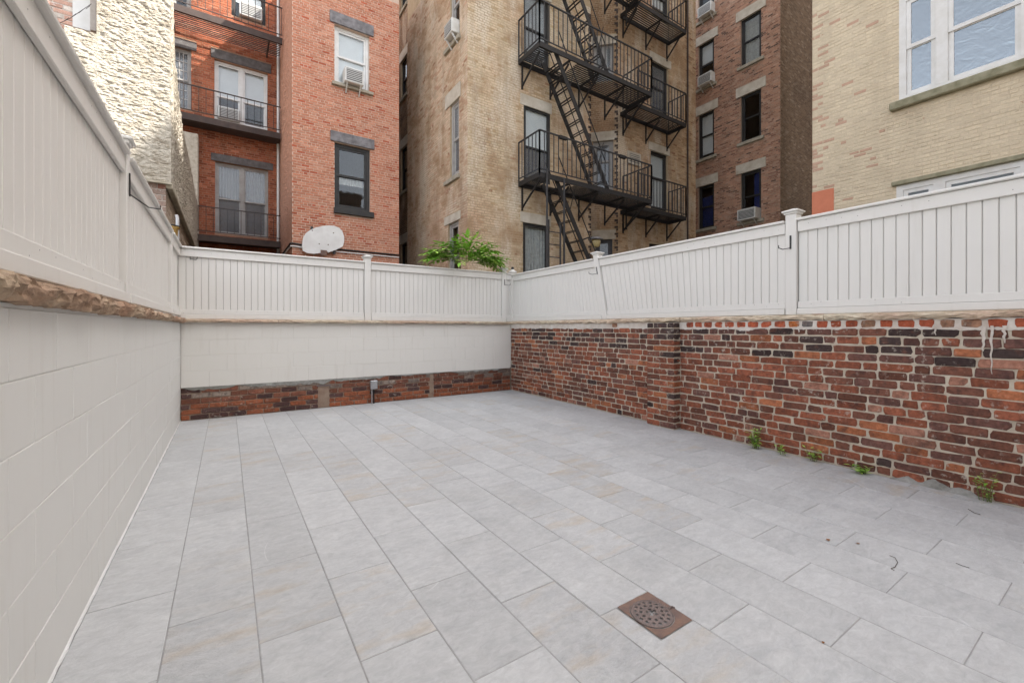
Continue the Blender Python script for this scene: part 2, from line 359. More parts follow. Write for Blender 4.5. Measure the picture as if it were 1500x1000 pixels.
while y < YB:                                            # narrow cut strip along the brick wall
    b = min(y + .61, YB - .004); k = MB(); q = [(4.364, y), (XW(y) - .012, y), (XW(b) - .012, b - .005), (4.364, b - .005)]; dz = rng.uniform(-.001, .001)
    k.face([(*p, dz) for p in q])
    for i in range(4): k.face([(*q[i], -.012), (*q[(i+1) % 4], -.012), (*q[(i+1) % 4], dz), (*q[i], dz)])
    k.build('edge_paver', M['tile'], patio); y += .61
# ------------------------------------------------------------------ coping stones
def coping(parent, Mf, u0, u1, z0, z1, nf, nb, rough, seed, m, step=.02, name='coping_stone', rows=9):
    L_ = abs(u1 - u0); n_ = max(2, int(L_ / step)); sgn = 1 if u1 > u0 else -1
    v = []; f = []
    for i in range(n_ + 1):
        u = u0 + (u1 - u0) * i / n_
        prof = [(nb, z1)]
        e = .9 if 0 < i < n_ else .6
        for j in range(rows):
            t = j / (rows - 1); zz = z1 + (z0 - z1) * t
            p = Vector((u * 7 + seed * 9.1, zz * 22, seed * 3.7))
            d = mnoise.noise(p) * .55 + mnoise.noise(p * 2.7) * .35 + mnoise.noise(p * 6.1) * .2
            bulge = math.sin(math.pi * (t * .85 + .1)) * .5
            prof.append((nf + rough * (d + bulge - .5) * e, zz + rough * .35 * mnoise.noise(p * 1.9 + Vector((5, 3, 1))) * (1 if 0 < j else .25)))
        prof.append((nb, z0)); k = len(prof)
        v += [Mf(u, a, b) for a, b in prof]
    for i in range(n_):
        for j in range(k - 1): f.append((i*k+j, i*k+j+1, (i+1)*k+j+1, (i+1)*k+j))
        f.append((i*k+k-1, i*k, (i+1)*k, (i+1)*k+k-1))
    f.append(tuple(range(k))); f.append(tuple(n_*k+j for j in range(k)))
    b = MB(); b.idx(v, f); return b.build(name, m, parent)
# plane maps: (u along wall, n out towards the patio, z)
ML = lambda u, n, z: (XL + n, u, z)          # left wall, faces +X
MBk = lambda u, n, z: (u, YB - n, z)         # back wall, faces -Y
MR = lambda u, n, z: (XW(u) - n, u, z)          # right wall, faces -X
# ------------------------------------------------------------------ left painted block wall
WT = 1.29                                     # underside of the copings
lw = thing('block_wall', 'painted off-white concrete block wall under a thick rough brown stone coping', 'wall', loc=(XL, 3, 0))
lw.location = (0, 0, 0)
part_box('wall_core', M['paint_wall'], lw, (YN, -.2, -.3), (YB + .1, -.004, WT), ML)
CB, LB = .211, .405
def blocks(parent, Mf, u0, u1, z0, z1, proud, seed, m='paint_wall'):
    rr = random.Random(seed); row = 0; z = z0
    while z < z1 - .02:
        zt = min(z + CB, z1); u = u0 - (LB / 2 if row % 2 else 0) - .1
        while u < u1:
            a, b = max(u, u0), min(u + LB, u1)
            if b - a > .02:
                k = MB(); p = proud + rr.uniform(-.0008, .0012)
                k.cbox((a + .0012, -.012, z + .0016), (b - .0012, p - .001, zt - .0016), .0022, Mf)
                k.build('block', M[m], parent)
            u += LB
        z += CB; row += 1
blocks(lw, ML, YN, YB - .002, .012, WT, .0, 1)
u = YN
for i, ln in enumerate((1.15, 1.35, .92, 1.5, 1.25, 1.8)):
    e = min(u + ln, YB - .03); tt = (u + ln/2) / YB
    coping(lw, ML, u + .004, e - .004, WT + .0, 1.37 - .03*tt, .058, -.22, .05, i + 1, M['coping'], .014, rows=11); u = e
k = MB()                                     # ragged caulk line where wall meets paving
n_ = 240; v = []; f = []
for i in range(n_ + 1):
    y = YN + (YB - YN) * i / n_; wv = .0055 + .004 * mnoise.noise(Vector((y * 9, 1, 2))) + .003 * mnoise.noise(Vector((y * 31, 4, 2)))
    v += [(XL - .004, y, .016 + .006 * mnoise.noise(Vector((y * 14, 7, 2)))), (XL + wv * .5, y, .009), (XL + wv, y, .001)]
for i in range(n_):
    for j in (0, 1): f.append((i*3+j, i*3+j+1, (i+1)*3+j+1, (i+1)*3+j))
k.idx(v, f); k.build('caulk_line', M['white_paint'], lw)
# ------------------------------------------------------------------ rough bricks
def rough_brick(k, Mf, u0, u1, z0, z1, proud, rr, back=-.012, jit=.0034):
    c = lambda: (rr.uniform(.004, .013) if rr.random() < .85 else rr.uniform(.015, .03)) if jit > .002 else .004; j = lambda: rr.uniform(-jit, jit)
    um, zm = (u0 + u1) / 2, (z0 + z1) / 2
    P = [(u0+c(), z0+j()), (um+j(), z0+j()), (u1-c(), z0+j()), (u1+j(), z0+c()), (u1+j(), z1-c()), (u1-c(), z1+j()),
         (um+j(), z1+j()), (u0+c(), z1+j()), (u0+j(), z1-c()), (u0+j(), z0+c())]
    n_ = len(P); tl = rr.uniform(-.003, .003); v = []
    for a, b in P: v.append(Mf(a, back, b))
    for a, b in P: v.append(Mf(a, proud - .006, b))
    for a, b in P:
        s = .006; a2 = a + (s if a < um else -s) * min(1, abs(a-um)/.02); b2 = b + (s if b < zm else -s) * min(1, abs(b-zm)/.01)
        v.append(Mf(a2, proud + tl * (a2 - um) / max(.01, u1 - u0) * 2, b2))
    f = [(i, (i+1) % n_, n_+(i+1) % n_, n_+i) for i in range(n_)] + [(n_+i, n_+(i+1) % n_, 2*n_+(i+1) % n_, 2*n_+i) for i in range(n_)]
    f.append(tuple(range(2*n_, 3*n_))); k.idx(v, f)
DARK, BROWN, RED, ORANGE, PINK, PLUM = (.062,.042,.039), (.165,.07,.048), (.265,.09,.052), (.37,.135,.066), (.34,.165,.115), (.145,.07,.056)
def pick(rr, z, u):
    t = rr.random(); hi = max(0, min(1, (z - .80 + .22 * mnoise.noise(Vector((u * .8, 3, 0)))) / .42))
    w_ = [.02 + .46*hi, .27 + .16*hi, .42 - .30*hi, .11 - .09*hi, .08 - .07*hi, .12 + .10*hi]
    tot = sum(w_); a = 0
    for p, c in zip(w_, (DARK, BROWN, RED, ORANGE, PINK, PLUM)):
        a += p / tot
        if t <= a: break
    g_ = rr.uniform(.75, 1.3); return tuple(x * g_ for x in c)
# ------------------------------------------------------------------ right old brick wall
rw = thing('brick_wall', 'old red and black brick wall with thick mortar under a pale ragged coping', 'wall')
mo = MB(); nu, nz = 260, 56; v = []; f = []
for i in range(nu + 1):
    u = YN + (YB - .0 - YN) * i / nu
    for j in range(nz + 1):
        z = -.02 + (WT + .02) * j / nz
        d = .003 * mnoise.noise(Vector((u * 16, z * 16, 4))) + .003 * mnoise.noise(Vector((u * 4, z * 5, 9)))
        v.append(MR(u, -.003 + d, z))
for i in range(nu):
    for j in range(nz): f.append((i*(nz+1)+j, i*(nz+1)+j+1, (i+1)*(nz+1)+j+1, (i+1)*(nz+1)+j))
mo.idx(v, f); mo.build('mortar_face', M['yard_mortar'], rw)
part_box('wall_core', M['yard_mortar'], rw, (YN, -.22, -.3), (YB + .1, -.02, WT), MR)
rr = random.Random(11); BR = []; NC = 17; HC = .0712
wob = lambda u, z: .006 * mnoise.noise(Vector((u * .9, z * 3, 1)))
for c in range(NC):
    z0 = .012 + c * HC; u = YN + rr.uniform(-.2, 0)
    while u < YB - .005:
        p = rr.random(); ln = rr.uniform(.185, .225) if p < .66 else (rr.uniform(.085, .115) if p < .9 else rr.uniform(.12, .17))
        jn = rr.uniform(.007, .016); a, b = max(u, YN), min(u + ln, YB - .004)
        if a < 3.215 < b: b = 3.208
        if a < 3.605 < b: a = 3.612
        if b - a > .03 and not (3.212 < (a + b) / 2 < 3.608):
            hz = HC - rr.uniform(.0065, .0125); w0 = wob(u, z0) + rr.uniform(-.0025, .0025)
            BR.append((a, b, z0 + w0, z0 + w0 + hz, rr.uniform(.001, .0065), pick(rr, z0, u)))
        u += ln + jn
HB = []; u = YN                               # course of brick ends set in white lime under the coping
while u < YB - .01:
    ln = rr.uniform(.085, .112); p = rr.random()
    far = u > 3.6
    if not (3.12 < u + ln/2 < 3.70):
        if u > 4.6 or (far and p < .6): pass
        else:
            c = (.40,.10,.05) if p < .66 else ((.50,.16,.05) if p < .78 else ((.40,.22,.14) if p < .97 else (.22,.2,.19)))
            g_ = rr.uniform(.8, 1.15); HB.append((u, u + ln, 1.222, 1.285, .002, tuple(x * g_ for x in c)))
    u += ln + rr.uniform(.014, .03)
lm = MB(); v = []; f = []; nu = 420                 # smeared white lime band behind that course, ragged lower edge, with drips
for i in range(nu + 1):
    u = YN + (YB - YN) * i / nu
    dr = max(0, mnoise.noise(Vector((u * 3.1, 8, 5)))) ** 2 * .06
    e = 1.205 - .012 * mnoise.noise(Vector((u * 11, 2, 2))) - dr + .012 * mnoise.noise(Vector((u * 33, 2, 7)))
    for t, n_ in ((0, .003), (.25, .0065), (1, .0045)):
        v.append(MR(u, n_ + .0018 * mnoise.noise(Vector((u * 25, t * 3, 6))), e + (WT - e) * t))
for i in range(nu):
    for j in range(2): f.append((i*3+j, i*3+j+1, (i+1)*3+j+1, (i+1)*3+j))
lm.idx(v, f); lm.build('lime_band', M['lime'], rw)
ALL = [(b, 'brick') for b in BR]
vis = sorted(BR, key=lambda b: abs((b[0] + b[1]) / 2 - .9) if (b[0]+b[1])/2 < .5 else (b[0]+b[1])/2 - .5)
vis = [b for b in vis if b[1] > .45]
single = vis[:262]; ids = set(map(id, single)); rest = MB()
for b in BR:
    if id(b) in ids:
        k = MB(); k.col = b[5]; rough_brick(k, MR, *b[:5], rr); k.build('brick', M['yard_brick'], rw)
    else: rest.col = b[5]; rough_brick(rest, MR, *b[:5], rr)
hs_ = sorted([b for b in HB if b[1] > .45], key=lambda b: b[0])[:38]; hid = set(map(id, hs_))
for b in HB:
    b2 = (b[0], b[1], b[2], b[3], .0085)
    if id(b) in hid:
        k = MB(); k.col = b[5]; rough_brick(k, MR, *b2, rr); k.build('brick', M['yard_brick'], rw)
    else: rest.col = b[5]; rough_brick(rest, MR, *b2, rr)
rest.build('far_bricks', M['yard_brick'], rw, kind='stuff')
pil = part_box('pilaster', M['yard_mortar'], rw, (3.215, -.01, -.02), (3.605, .113, WT - .01), MR)
MPn = lambda u, n, z: (XW(3.21) - .12 + u, 3.21 - n + .008, z)          # near face of the pilaster
for c in range(NC + 1):
    z0 = .012 + c * HC; z1 = z0 + HC - .012
    cs = [(3.21, 3.41), (3.42, 3.612)] if c % 2 == 0 else [(3.21, 3.305), (3.315, 3.51), (3.52, 3.612)]
    for a, b in cs:
        k = MB(); k.col = pick(rr, z0 + .1, a)
        rough_brick(k, MR, a, b, z0, min(z1, WT - .012), .12 + rr.uniform(0, .004), rr); k.build('brick', M['yard_brick'], pil)
    k = MB(); k.col = pick(rr, z0 + .2, 3.2); rough_brick(k, MPn, .006, .112, z0, min(z1, WT - .012), .005, rr); k.build('brick', M['yard_brick'], pil)
u = YN
for i, ln in enumerate((1.0, 1.43, 1.5, 1.45, 1.2, 1.6)):
    e = min(u + ln, YB - .03)
    coping(rw, MR, u + .004, e - .004, WT + .002, 1.343, .045 + .006 * math.sin(i * 2.3), -.24, .045, i + 20, M['coping_pale'], .015, rows=7); u = e
for du, ln_, w_ in ((.66, .34, .012), (.70, .18, .02), (.60, .12, .016), (.95, .07, .012), (1.9, .06, .014), (2.6, .05, .012)):
    k = MB(); v = []; f = []; n_ = 26
    for i in range(n_ + 1):
        t = i / n_; zz_ = 1.235 - ln_ * t; cu = du + .008 * mnoise.noise(Vector((t * 5, du * 7, 1))); ww = w_ * (1 - .75 * t) * (.6 + .6 * abs(mnoise.noise(Vector((t * 9, du * 3, 4)))))
        v += [MR(cu - ww, .0095, zz_), MR(cu, .0125, zz_), MR(cu + ww, .0095, zz_)]
    for i in range(n_):
        for j in (0, 1): f.append((i*3+j, i*3+j+1, (i+1)*3+j+1, (i+1)*3+j))
    k.idx(v, f); k.build('lime_drip', M['lime'], rw)
k = MB(); v = []; f = []                      # cement smear at the foot of the wall
for i in range(41):
    u = .66 + .56 * i / 40; h_ = (.07 * math.sin(math.pi * i / 40) ** .7) * (.7 + .7 * mnoise.noise(Vector((u * 12, 3, 3))) + .12 * mnoise.noise(Vector((u * 37, 3, 3))))
    for t in (0, .35, .7, 1): v.append(MR(u, .004 + .028 * (1 - t) ** 1.3 + .006 * mnoise.noise(Vector((u * 22, t * 4, 2))), .0 + h_ * t))
for i in range(40):
    for j in range(3): f.append((i*4+j, i*4+j+1, (i+1)*4+j+1, (i+1)*4+j))
k.idx(v, f); k.build('cement_smear', M['cement'], rw)
# ------------------------------------------------------------------ back wall: painted block over a low brick band
bw = thing('block_wall', 'cream painted block wall standing on a low band of exposed red brick', 'wall')
part_box('wall_core', M['low_mortar'], bw, (XL, -.2, -.3), (XR, -.022, .45), MBk)
part_box('wall_core', M['paint_back'], bw, (XL, -.2, .45), (XR, -.006, WT), MBk)
ZB = .43
blocks(bw, MBk, XL + .002, XR - .012, ZB, WT, -.002, 5, 'paint_back')
rr = random.Random(21)
niche = (onY(466, 590, YB)[0], onY(483, 590, YB)[0]); slot = (onY(630, 560, YB)[0], onY(636, 560, YB)[0])
for c in range(6):
    z0 = .004 + c * .0705; u = XL + (.0 if c % 2 else -.1)
    while u < XR - .014:
        ln = rr.uniform(.19, .215); a, b = max(u, XL + .004), min(u + ln, XR - .014)
        segs = [(a, b)]
        for (q0, q1) in (niche, slot):
            ns = []
            for (a_, b_) in segs:
                if b_ <= q0 or a_ >= q1: ns.append((a_, b_))
                else: ns += [(a_, q0), (q1, b_)]
            segs = ns
        for a_, b_ in segs:
            if b_ - a_ < .03: continue
            t = max(0, min(1, (a_ + .5) / 5)); g_ = rr.uniform(.7, 1.25)
            c0 = (.33,.11,.055) if c < 3 else (.24,.095,.06)
            if rr.random() < .2: c0 = (.10,.055,.05)
            if c >= 4 and rr.random() < .4: c0 = (.3,.24,.2)
            k = MB(); k.col = tuple(x * g_ * (1 - .25 * t) for x in c0)
            rough_brick(k, MBk, a_, b_, z0, z0 + .0705 - rr.uniform(.008, .013), -.015 + rr.uniform(0, .006), rr, -.03)
            k.build('brick', M['yard_brick'], bw)
        u += ln + rr.uniform(.008, .014)
def patch(u0, u1, ztop, amp, seed, n_=40, dn=.0):
    k = MB(); v = []; f = []
    for i in range(n_ + 1):
        t = i / n_; u = u0 + (u1 - u0) * t; h_ = amp * min(1, 6 * t, 6 * (1 - t)) * (.6 + .9 * abs(mnoise.noise(Vector((u * 4.5, seed, 1)))) + .3 * mnoise.noise(Vector((u * 17, seed, 2))))
        for s in (0, .5, .85, 1): v.append(MBk(u, -.004 + dn + .003 * mnoise.noise(Vector((u * 20, s * 3, seed))) - (.016 if s == 1 else 0), ztop - max(.006, h_) * s))
    for i in range(n_):
        for j in range(3): f.append((i*4+j, i*4+j+1, (i+1)*4+j+1, (i+1)*4+j))
    k.idx(v, f); k.build('cement_patch', M['cement'], bw)
patch(XL + .01, .12, ZB + .003, .07, 1); patch(.10, 1.45, ZB + .003, .085, 2); patch(1.3, 2.2, ZB + .003, .07, 3); patch(2.2, 3.3, ZB + .003, .035, 5); patch(3.3, 4.48, ZB + .003, .045, 4)
part_box('niche_fill', M['low_mortar'], bw, (niche[0] + .004, -.06, .0), (niche[1] - .004, -.02, .31), MBk)
part_box('niche_lintel', M['rust_dark'], bw, (niche[0] - .02, -.03, .325), (niche[1] + .02, -.008, .35), MBk)
part_box('slot_shade', M['hole'], bw, (slot[0] + .003, -.05, .02), (slot[1] - .003, -.024, .44), MBk)  # black block painting the shade inside the slot
u = XL + .02
for i, ln in enumerate((1.1, 1.25, 1.0, 1.3, 1.2)):
    e = min(u + ln, XR - .03)
    if e > u: coping(bw, MBk, u + .003, e - .003, WT + .003, 1.337, .068, -.24, .035, i + 40, M['coping_pale'], .015, rows=7)
    u = e
# ------------------------------------------------------------------ fences
def fence(label, Mf, posts, u0, u1, zb, zt, seed, lean=None, sink=.04, npan=None):
    """posts: positions along the wall; boards run between them; u0..u1 the whole run"""
    rr = random.Random(seed); t = thing('panel_fence', label, 'fence')
    shear = lambda u, z: 0.
    if lean: shear = lambda u, z: lean[1] * max(0, 1 - abs(u - lean[0]) / lean[2]) * (z - zb) / (zt - zb)
    Q = lambda u, n, z: Mf(u + shear(u, z), n - sink, z)
    edges = sorted(set([u0, u1] + posts)); pw = .055
    nails = MB()
    for a, b in zip(edges[:-1], edges[1:]):
        a2 = a + (pw if a in posts else 0); b2 = b - (pw if b in posts else 0)
        if b2 - a2 < .05: continue
        part_box('backing_panel', M['groove'], t, (a2 + .002, -.03, zb + .02), (b2 - .002, -.016, zt - .03), Q)
        n_ = max(1, round((b2 - a2) / .0815)); wd = (b2 - a2) / n_
        for i in range(n_):
            p, q = a2 + i * wd, a2 + (i + 1) * wd; c = .0055; pr = rr.uniform(-.0012, .0012); k = MB()
            zl, zh = zb + .03, zt - .04; pts = [(p+.0012, -.017), (p+.0012, -c+pr), (p+c, pr), (q-c, pr), (q-.0012, -c+pr), (q-.0012, -.017)]
            v = [Q(x, n, zl) for x, n in pts] + [Q(x, n, (zl+zh)/2) for x, n in pts] + [Q(x, n, zh) for x, n in pts]
            f = [(r*6+j, r*6+j+1, (r+1)*6+j+1, (r+1)*6+j) for r in (0, 1) for j in range(5)] + [tuple(range(6)), tuple(range(12, 18))]
            k.idx(v, f); k.build('board', M['paint_fence'], t)
        def seg(name, n0, n1, z0_, z1_, e=.0, ch=.004):
            k = MB(); m_ = 8
            for i in range(1):
                k.cbox((a2 + .001 + e, n0, z0_), (b2 - .001 - e, n1, z1_), ch, Q)
            return k.build(name, M['paint_fence'], t)
        seg('bottom_rail', .002, .022, zb + .062, zb + .125); seg('base_rail', .004, .040, zb + .002, zb + .060)
        seg('top_rail', .002, .026, zt - .125, zt - .022); seg('cap_rail', -.05, .052, zt - .020, zt + .004, 0, .006)
        for zc in (zb + .095, zt - .07):
            u = a2 + .06
            while u < b2 - .04:
                cz = zc + rr.uniform(-.022, .022); n_f = (.0225 if zc < 1.6 else .0265)
                if rr.random() < .55: nails.face([Q(u + .0028*math.cos(x*math.pi/3), n_f, cz + .0028*math.sin(x*math.pi/3)) for x in range(6)])
                u += rr.uniform(.07, .2)
    nails.build('nail_heads', M['grey_metal'], t, kind='stuff')
    for p in posts:
        k = MB(); k.cbox((p - .05, -.075, zb - .0), (p + .05, .034, zt + (.012 if p == 6.04 else .055)), .005, Q); po = k.build('post', M['paint_fence'], t)
        if p == 6.04: continue
        k = MB(); hw, c = .05, -.02
        for (e, z0_, z1_) in ((.012, .055, .075), (.026, .075, .092)): k.cbox((p - hw - e, c - .055 - e, zt + z0_), (p + hw + e, c + .054 + e, zt + z1_), .006, Q)
        b4 = [Q(p - hw - .02, c - .075, zt + .092), Q(p + hw + .02, c - .075, zt + .092), Q(p + hw + .02, c + .074, zt + .092), Q(p - hw - .02, c + .074, zt + .092)]
        ap = Q(p, c, zt + .118)
        for i in range(4): k.face([b4[i], b4[(i+1) % 4], ap])
        k.build('post_cap', M['paint_fence'], po)
    return t, Q
fL, QL = fence('white board fence on the rough brown coping of the painted block wall', ML, [3.51 - 2.53, 3.51, 6.04], YN, YB + .028, 1.372, 2.285, 1, sink=.03)
fB, QB = fence('white board fence above the painted wall that has a brick band', MBk, [1.89, 4.50], XL - .028, XR + .045, 1.338, 2.285, 2, sink=.03)
fR, QR = fence('white board fence with a crooked leaning post above the old brick wall', MR, [-.55, 1.98, 4.51], YN, YB + .02, 1.345, 2.262, 3, lean=(4.51, .19, 1.9), sink=.05)
k = MB(); k.cbox((4.66, 7.045, 1.34), (4.76, 7.145, 2.30), .005); k.build('post', M['paint_fence'], fR)
k = MB(); k.lathe((4.71, 7.095, 2.29), [(.05, 0), (.085, .015), (.09, .035), (.05, .06), (.03, .075), (.025, .085)], 14); k.build('post_cap', M['paint_fence'], fR)
k = MB(); k.lathe((4.71, 7.095, 2.375), [(.022, 0), (.03, .02), (.02, .045), (.004, .05)], 10); k.build('finial_knob', M['fr_black'], fR)
k = MB(); k.cbox((-.65, 7.105, 1.30), (-.555, 7.2, 2.33), .005); k.cbox((-.67, 7.085, 2.331), (-.535, 7.22, 2.352), .005); k.build('post', M['paint_fence'], fL)
# black plant-hanger hooks on the posts
def hook(label, Mf, u, z, drop=.11, reach=.16, du=.10, n0=.0):
    t = thing('plant_hook', label, 'hook', 'black iron plant hooks on the fence posts')
    k = MB(); k.bar(Mf(u, n0 + .004, z), Mf(u, n0 + .004, z - drop), .014, .006); k.build('back_plate', M['fr_black'], t)
    k = MB(); k.tube([Mf(u, n0 + .006, z - drop + .01), Mf(u + du * .8, n0 + reach * .55, z - drop - .004), Mf(u + du, n0 + reach, z - drop + .006), Mf(u + du, n0 + reach, z - drop + .03)], .0042, 6); k.build('arm', M['fr_black'], t)
hook('black iron hook on the fence post over the block wall by the rough stucco', QL, 3.51, 2.17, .14, .12, .30, .035)
hook('small black iron hook on the painted-wall fence next to the stuccoed building', QB, XL + .10, 2.19, .07, .12, .08, .0)
hook('black iron hook on the painted-wall fence beside the urn-capped corner post', QB, 4.50, 2.16, .11, .10, .08, .035)
hook('black iron hook on the crooked leaning fence post', QR, 4.51, 2.13, .11, .12, .06, .035)
hook('black iron hook on the upright post of the brick wall fence', QR, 1.98, 2.11, .13, .13, .05, .035)
# ------------------------------------------------------------------ buildings
def onPlane(px, py, A, D):
    t = (px - 750) / F_PX; rx, ry = ST + CT * t, CT - ST * t
    det = D[0] * -ry + rx * D[1]                    # A + s D = k r
    s = (-A[0] * -ry - rx * A[1]) / det
    k = (A[0] + s * D[0]) / rx
    return s, CAMH + (Y0 - py) / F_PX * k
def FY(Y): return lambda u, n, z: (u, Y - n, z)
def FX(X): return lambda u, n, z: (X - n, u, z)
def rectY(Y, xl, xr, yt, yb):                        # heights read at the left edge xl
    u0, zt = onY(xl, yt, Y); zb = onY(xl, yb, Y)[1]; return [u0, onY(xr, yt, Y)[0], zb, zt]
def rectX(X, xl, xr, yt, yb):                        # heights read at the right edge xr; u grows away from the camera
    u1, zt = onX(xr, yt, X); zb = onX(xr, yb, X)[1]; return [u1, onX(xl, yt, X)[0], zb, zt]
def facade(parent, F, u0, u1, z0, z1, holes, skips, pal, bm, mm, zr, seed, L_=.182, H_=.0605, jt=.0115, proud=.005, reveal=.16, singles=0, key=None, header=6, ztop=None, rev_m=None):
    """wall sheet with real openings and reveals, and real bricks standing proud of the joints between zr[0] and zr[1]"""
    rr = random.Random(seed); ztop = ztop or z1
    us = sorted(set([u0, u1] + [h[i] for h in holes for i in (0, 1)])); us = [u for u in us if u0 <= u <= u1]
    zs = sorted(set([z0, ztop] + [h[i] for h in holes for i in (2, 3)])); zs = [z for z in zs if z0 <= z <= ztop]
    k = MB()
    for a, b in zip(us[:-1], us[1:]):
        for c, d in zip(zs[:-1], zs[1:]):
            mu, mz = (a+b)/2, (c+d)/2
            if any(h[0] < mu < h[1] and h[2] < mz < h[3] for h in holes): continue
            k.face([F(a,0,c), F(b,0,c), F(b,0,d), F(a,0,d)])
    wall = k.build('wall', mm, parent)
    for a, b, c, d in holes:
        r = -reveal; k = MB()
        k.face([F(a,0,c),F(a,r,c),F(a,r,d),F(a,0,d)]); k.face([F(b,0,c),F(b,r,c),F(b,r,d),F(b,0,d)])
        k.face([F(a,0,c),F(b,0,c),F(b,r,c),F(a,r,c)]); k.face([F(a,0,d),F(b,0,d),F(b,r,d),F(a,r,d)])
        k.build('reveal', rev_m or mm, parent)
    blk = [h for h in holes] + list(skips); bricks = []; n = 0; z = zr[0]
    while z < zr[1]:
        iv = [(u0, u1)]
        for h in blk:
            if h[2] < z + H_ - jt*.5 and h[3] > z + jt*.5:
                nv = []
                for a, b in iv:
                    if h[1] <= a or h[0] >= b: nv.append((a, b))
                    else:
                        if h[0] > a: nv.append((a, h[0]))
                        if h[1] < b: nv.append((h[1], b))
                iv = nv
        hd = header and n % header == header - 1; st = (L_ / 2 if hd else L_); off = (st / 2 if n % 2 else 0) + rr.uniform(-.008, .008)
        for a, b in iv:
            i = math.floor((a - off) / st)
            while off + i * st < b:
                p, q = max(a, off + i*st + jt/2), min(b, off + (i+1)*st - jt/2)
                if q - p > .018: bricks.append((p, q, z + jt/2 + rr.uniform(-.001,.001), z + H_ - jt/2 + rr.uniform(-.001,.001), proud + rr.uniform(-.002, .003), pal(rr, (p+q)/2, z)))
                i += 1
        z += H_; n += 1
    ids = set()
    if singles:
        bricks.sort(key=key)
        for b in bricks[:singles]:
            k = MB(); k.col = b[5]; rough_brick(k, F, b[0], b[1], b[2], b[3], b[4] + .001, rr, 0, .0012); k.build('brick', bm, wall)
        bricks = bricks[singles:]
    k = MB()
    for p, q, c, d, n_, cl in bricks:
        k.col = cl; v = [F(p,0,c),F(q,0,c),F(q,0,d),F(p,0,d),F(p+.002,n_,c+.002),F(q-.002,n_,c+.002),F(q-.002,n_,d-.002),F(p+.002,n_,d-.002)]
        k.idx(v, [(4,5,6,7),(0,1,5,4),(1,2,6,5),(2,3,7,6),(3,0,4,7)])
    k.build('bricks', bm, wall, kind='stuff')
    return wall
def window(parent, F, r, fm, gm, depth=.10, mull=(), meet=.5, fw=.05, shade=None, sm=None, grid=None, name='window', low_glass=None):
    u0, u1, z0, z1 = r; z1 -= .002; k = MB(); n0, n1 = -depth - .05, -depth + .02
    k.box((u0, n0, z0), (u0+fw, n1, z1), F); k.box((u1-fw, n0, z0), (u1, n1, z1), F)
    k.box((u0+fw, n0, z1-fw), (u1-fw, n1, z1), F); k.box((u0+fw, n0, z0), (u1-fw, n1, z0+fw*.9), F)
    bays = []; a = u0 + fw
    for m_ in mull:
        c = u0 + (u1 - u0) * m_; k.box((c-fw*.8, n0, z0+fw*.9), (c+fw*.8, n1+.004, z1-fw), F); bays.append((a, c-fw*.8)); a = c + fw*.8
    bays.append((a, u1 - fw)); w_ = k.build(name, fm, parent)
    s = fw * .7
    for a, b in bays:
        zm = z0 + (z1 - z0) * meet
        for i, (c, d, nn) in enumerate(((z0+fw*.9, zm+s*.4, -depth-.03), (zm-s*.4, z1-fw, -depth-.008))):
            k = MB(); c += .001; d -= .001
            k.box((a+.001, nn-.014, c), (a+s, nn+.014, d), F); k.box((b-s, nn-.014, c), (b-.001, nn+.014, d), F)
            k.box((a+s, nn-.014, c), (b-s, nn+.014, c+s), F); k.box((a+s, nn-.014, d-s), (b-s, nn+.014, d), F)
            if grid:
                for x in range(1, grid[0]): uu = a+s+(b-a-2*s)*x/grid[0]; k.box((uu-.012, nn-.01, c+s), (uu+.012, nn+.012, d-s), F)
                for x in range(1, grid[1]): zz = c+s+(d-c-2*s)*x/grid[1]; k.box((a+s, nn-.009, zz-.012), (b-s, nn+.011, zz+.012), F)
            k.build('sash', fm, w_)
            k = MB(); k.box((a+s*.6, nn-.003, c+s*.6), (b-s*.6, nn+.001, d-s*.6), F); k.build('pane', (low_glass if (low_glass and i == 0) else gm), w_)
        if shade:
            f0, f1 = shade; za, zb = z0 + (z1-z0)*f0 + .002, z0 + (z1-z0)*f1 - .002; k = MB()
            if sm is M['curtain']:
                n_ = 26; v = []; f = []
                for i in range(n_+1):
                    uu = a + (b-a)*i/n_; d = -depth - .075 - .018*math.sin(i*1.9)
                    v += [F(uu, d, za), F(uu, d, zb)]
                f = [(2*i, 2*i+2, 2*i+3, 2*i+1) for i in range(n_)]; k.idx(v, f)
                k.build('curtain', sm, w_)
            else: k.box((a, -depth-.054, za), (b, -depth-.051, zb), F); k.build('shade', sm or M['shade'], w_)
    return w_
def aircon(label, F, u, z, w_=.45, h_=.34, out=.2, n0=-.1, legs=True):
    t = thing('air_conditioner', label, 'air conditioner', 'window air conditioners on the far buildings')
    k = MB(); k.cbox((u-w_/2, n0, z), (u+w_/2, out, z+h_), .015, F); k.build('case', M['ac_white'], t)
    k = MB(); k.box((u-w_*.42, out+.002, z+h_*.12), (u+w_*.42, out+.006, z+h_*.88), F); gr = k.build('grille', M['ac_grille'], t)
    k = MB()
    for i in range(6): zz = z + h_*(.2+.12*i); k.box((u-w_*.41, out+.0065, zz), (u+w_*.41, out+.010, zz+.012), F)
    k.build('grille_bars', M['ac_white'], gr)
    if legs:
        for s in (-1, 1):
            k = MB(); k.bar(F(u+s*w_*.36, out-.03, z), F(u+s*w_*.36, .012, z-.2), .03); k.build('bracket', M['ac_white'], t)
def lintel(parent, F, r, m, n1=.02, name='lintel', ch=.006):
    if name == 'lintel': r = [r[0], r[1], r[2] - .03, r[3]]
    k = MB(); k.cbox((r[0], -.06, r[2]), (r[1], n1, r[3]), ch, F); return k.build(name, m, parent)
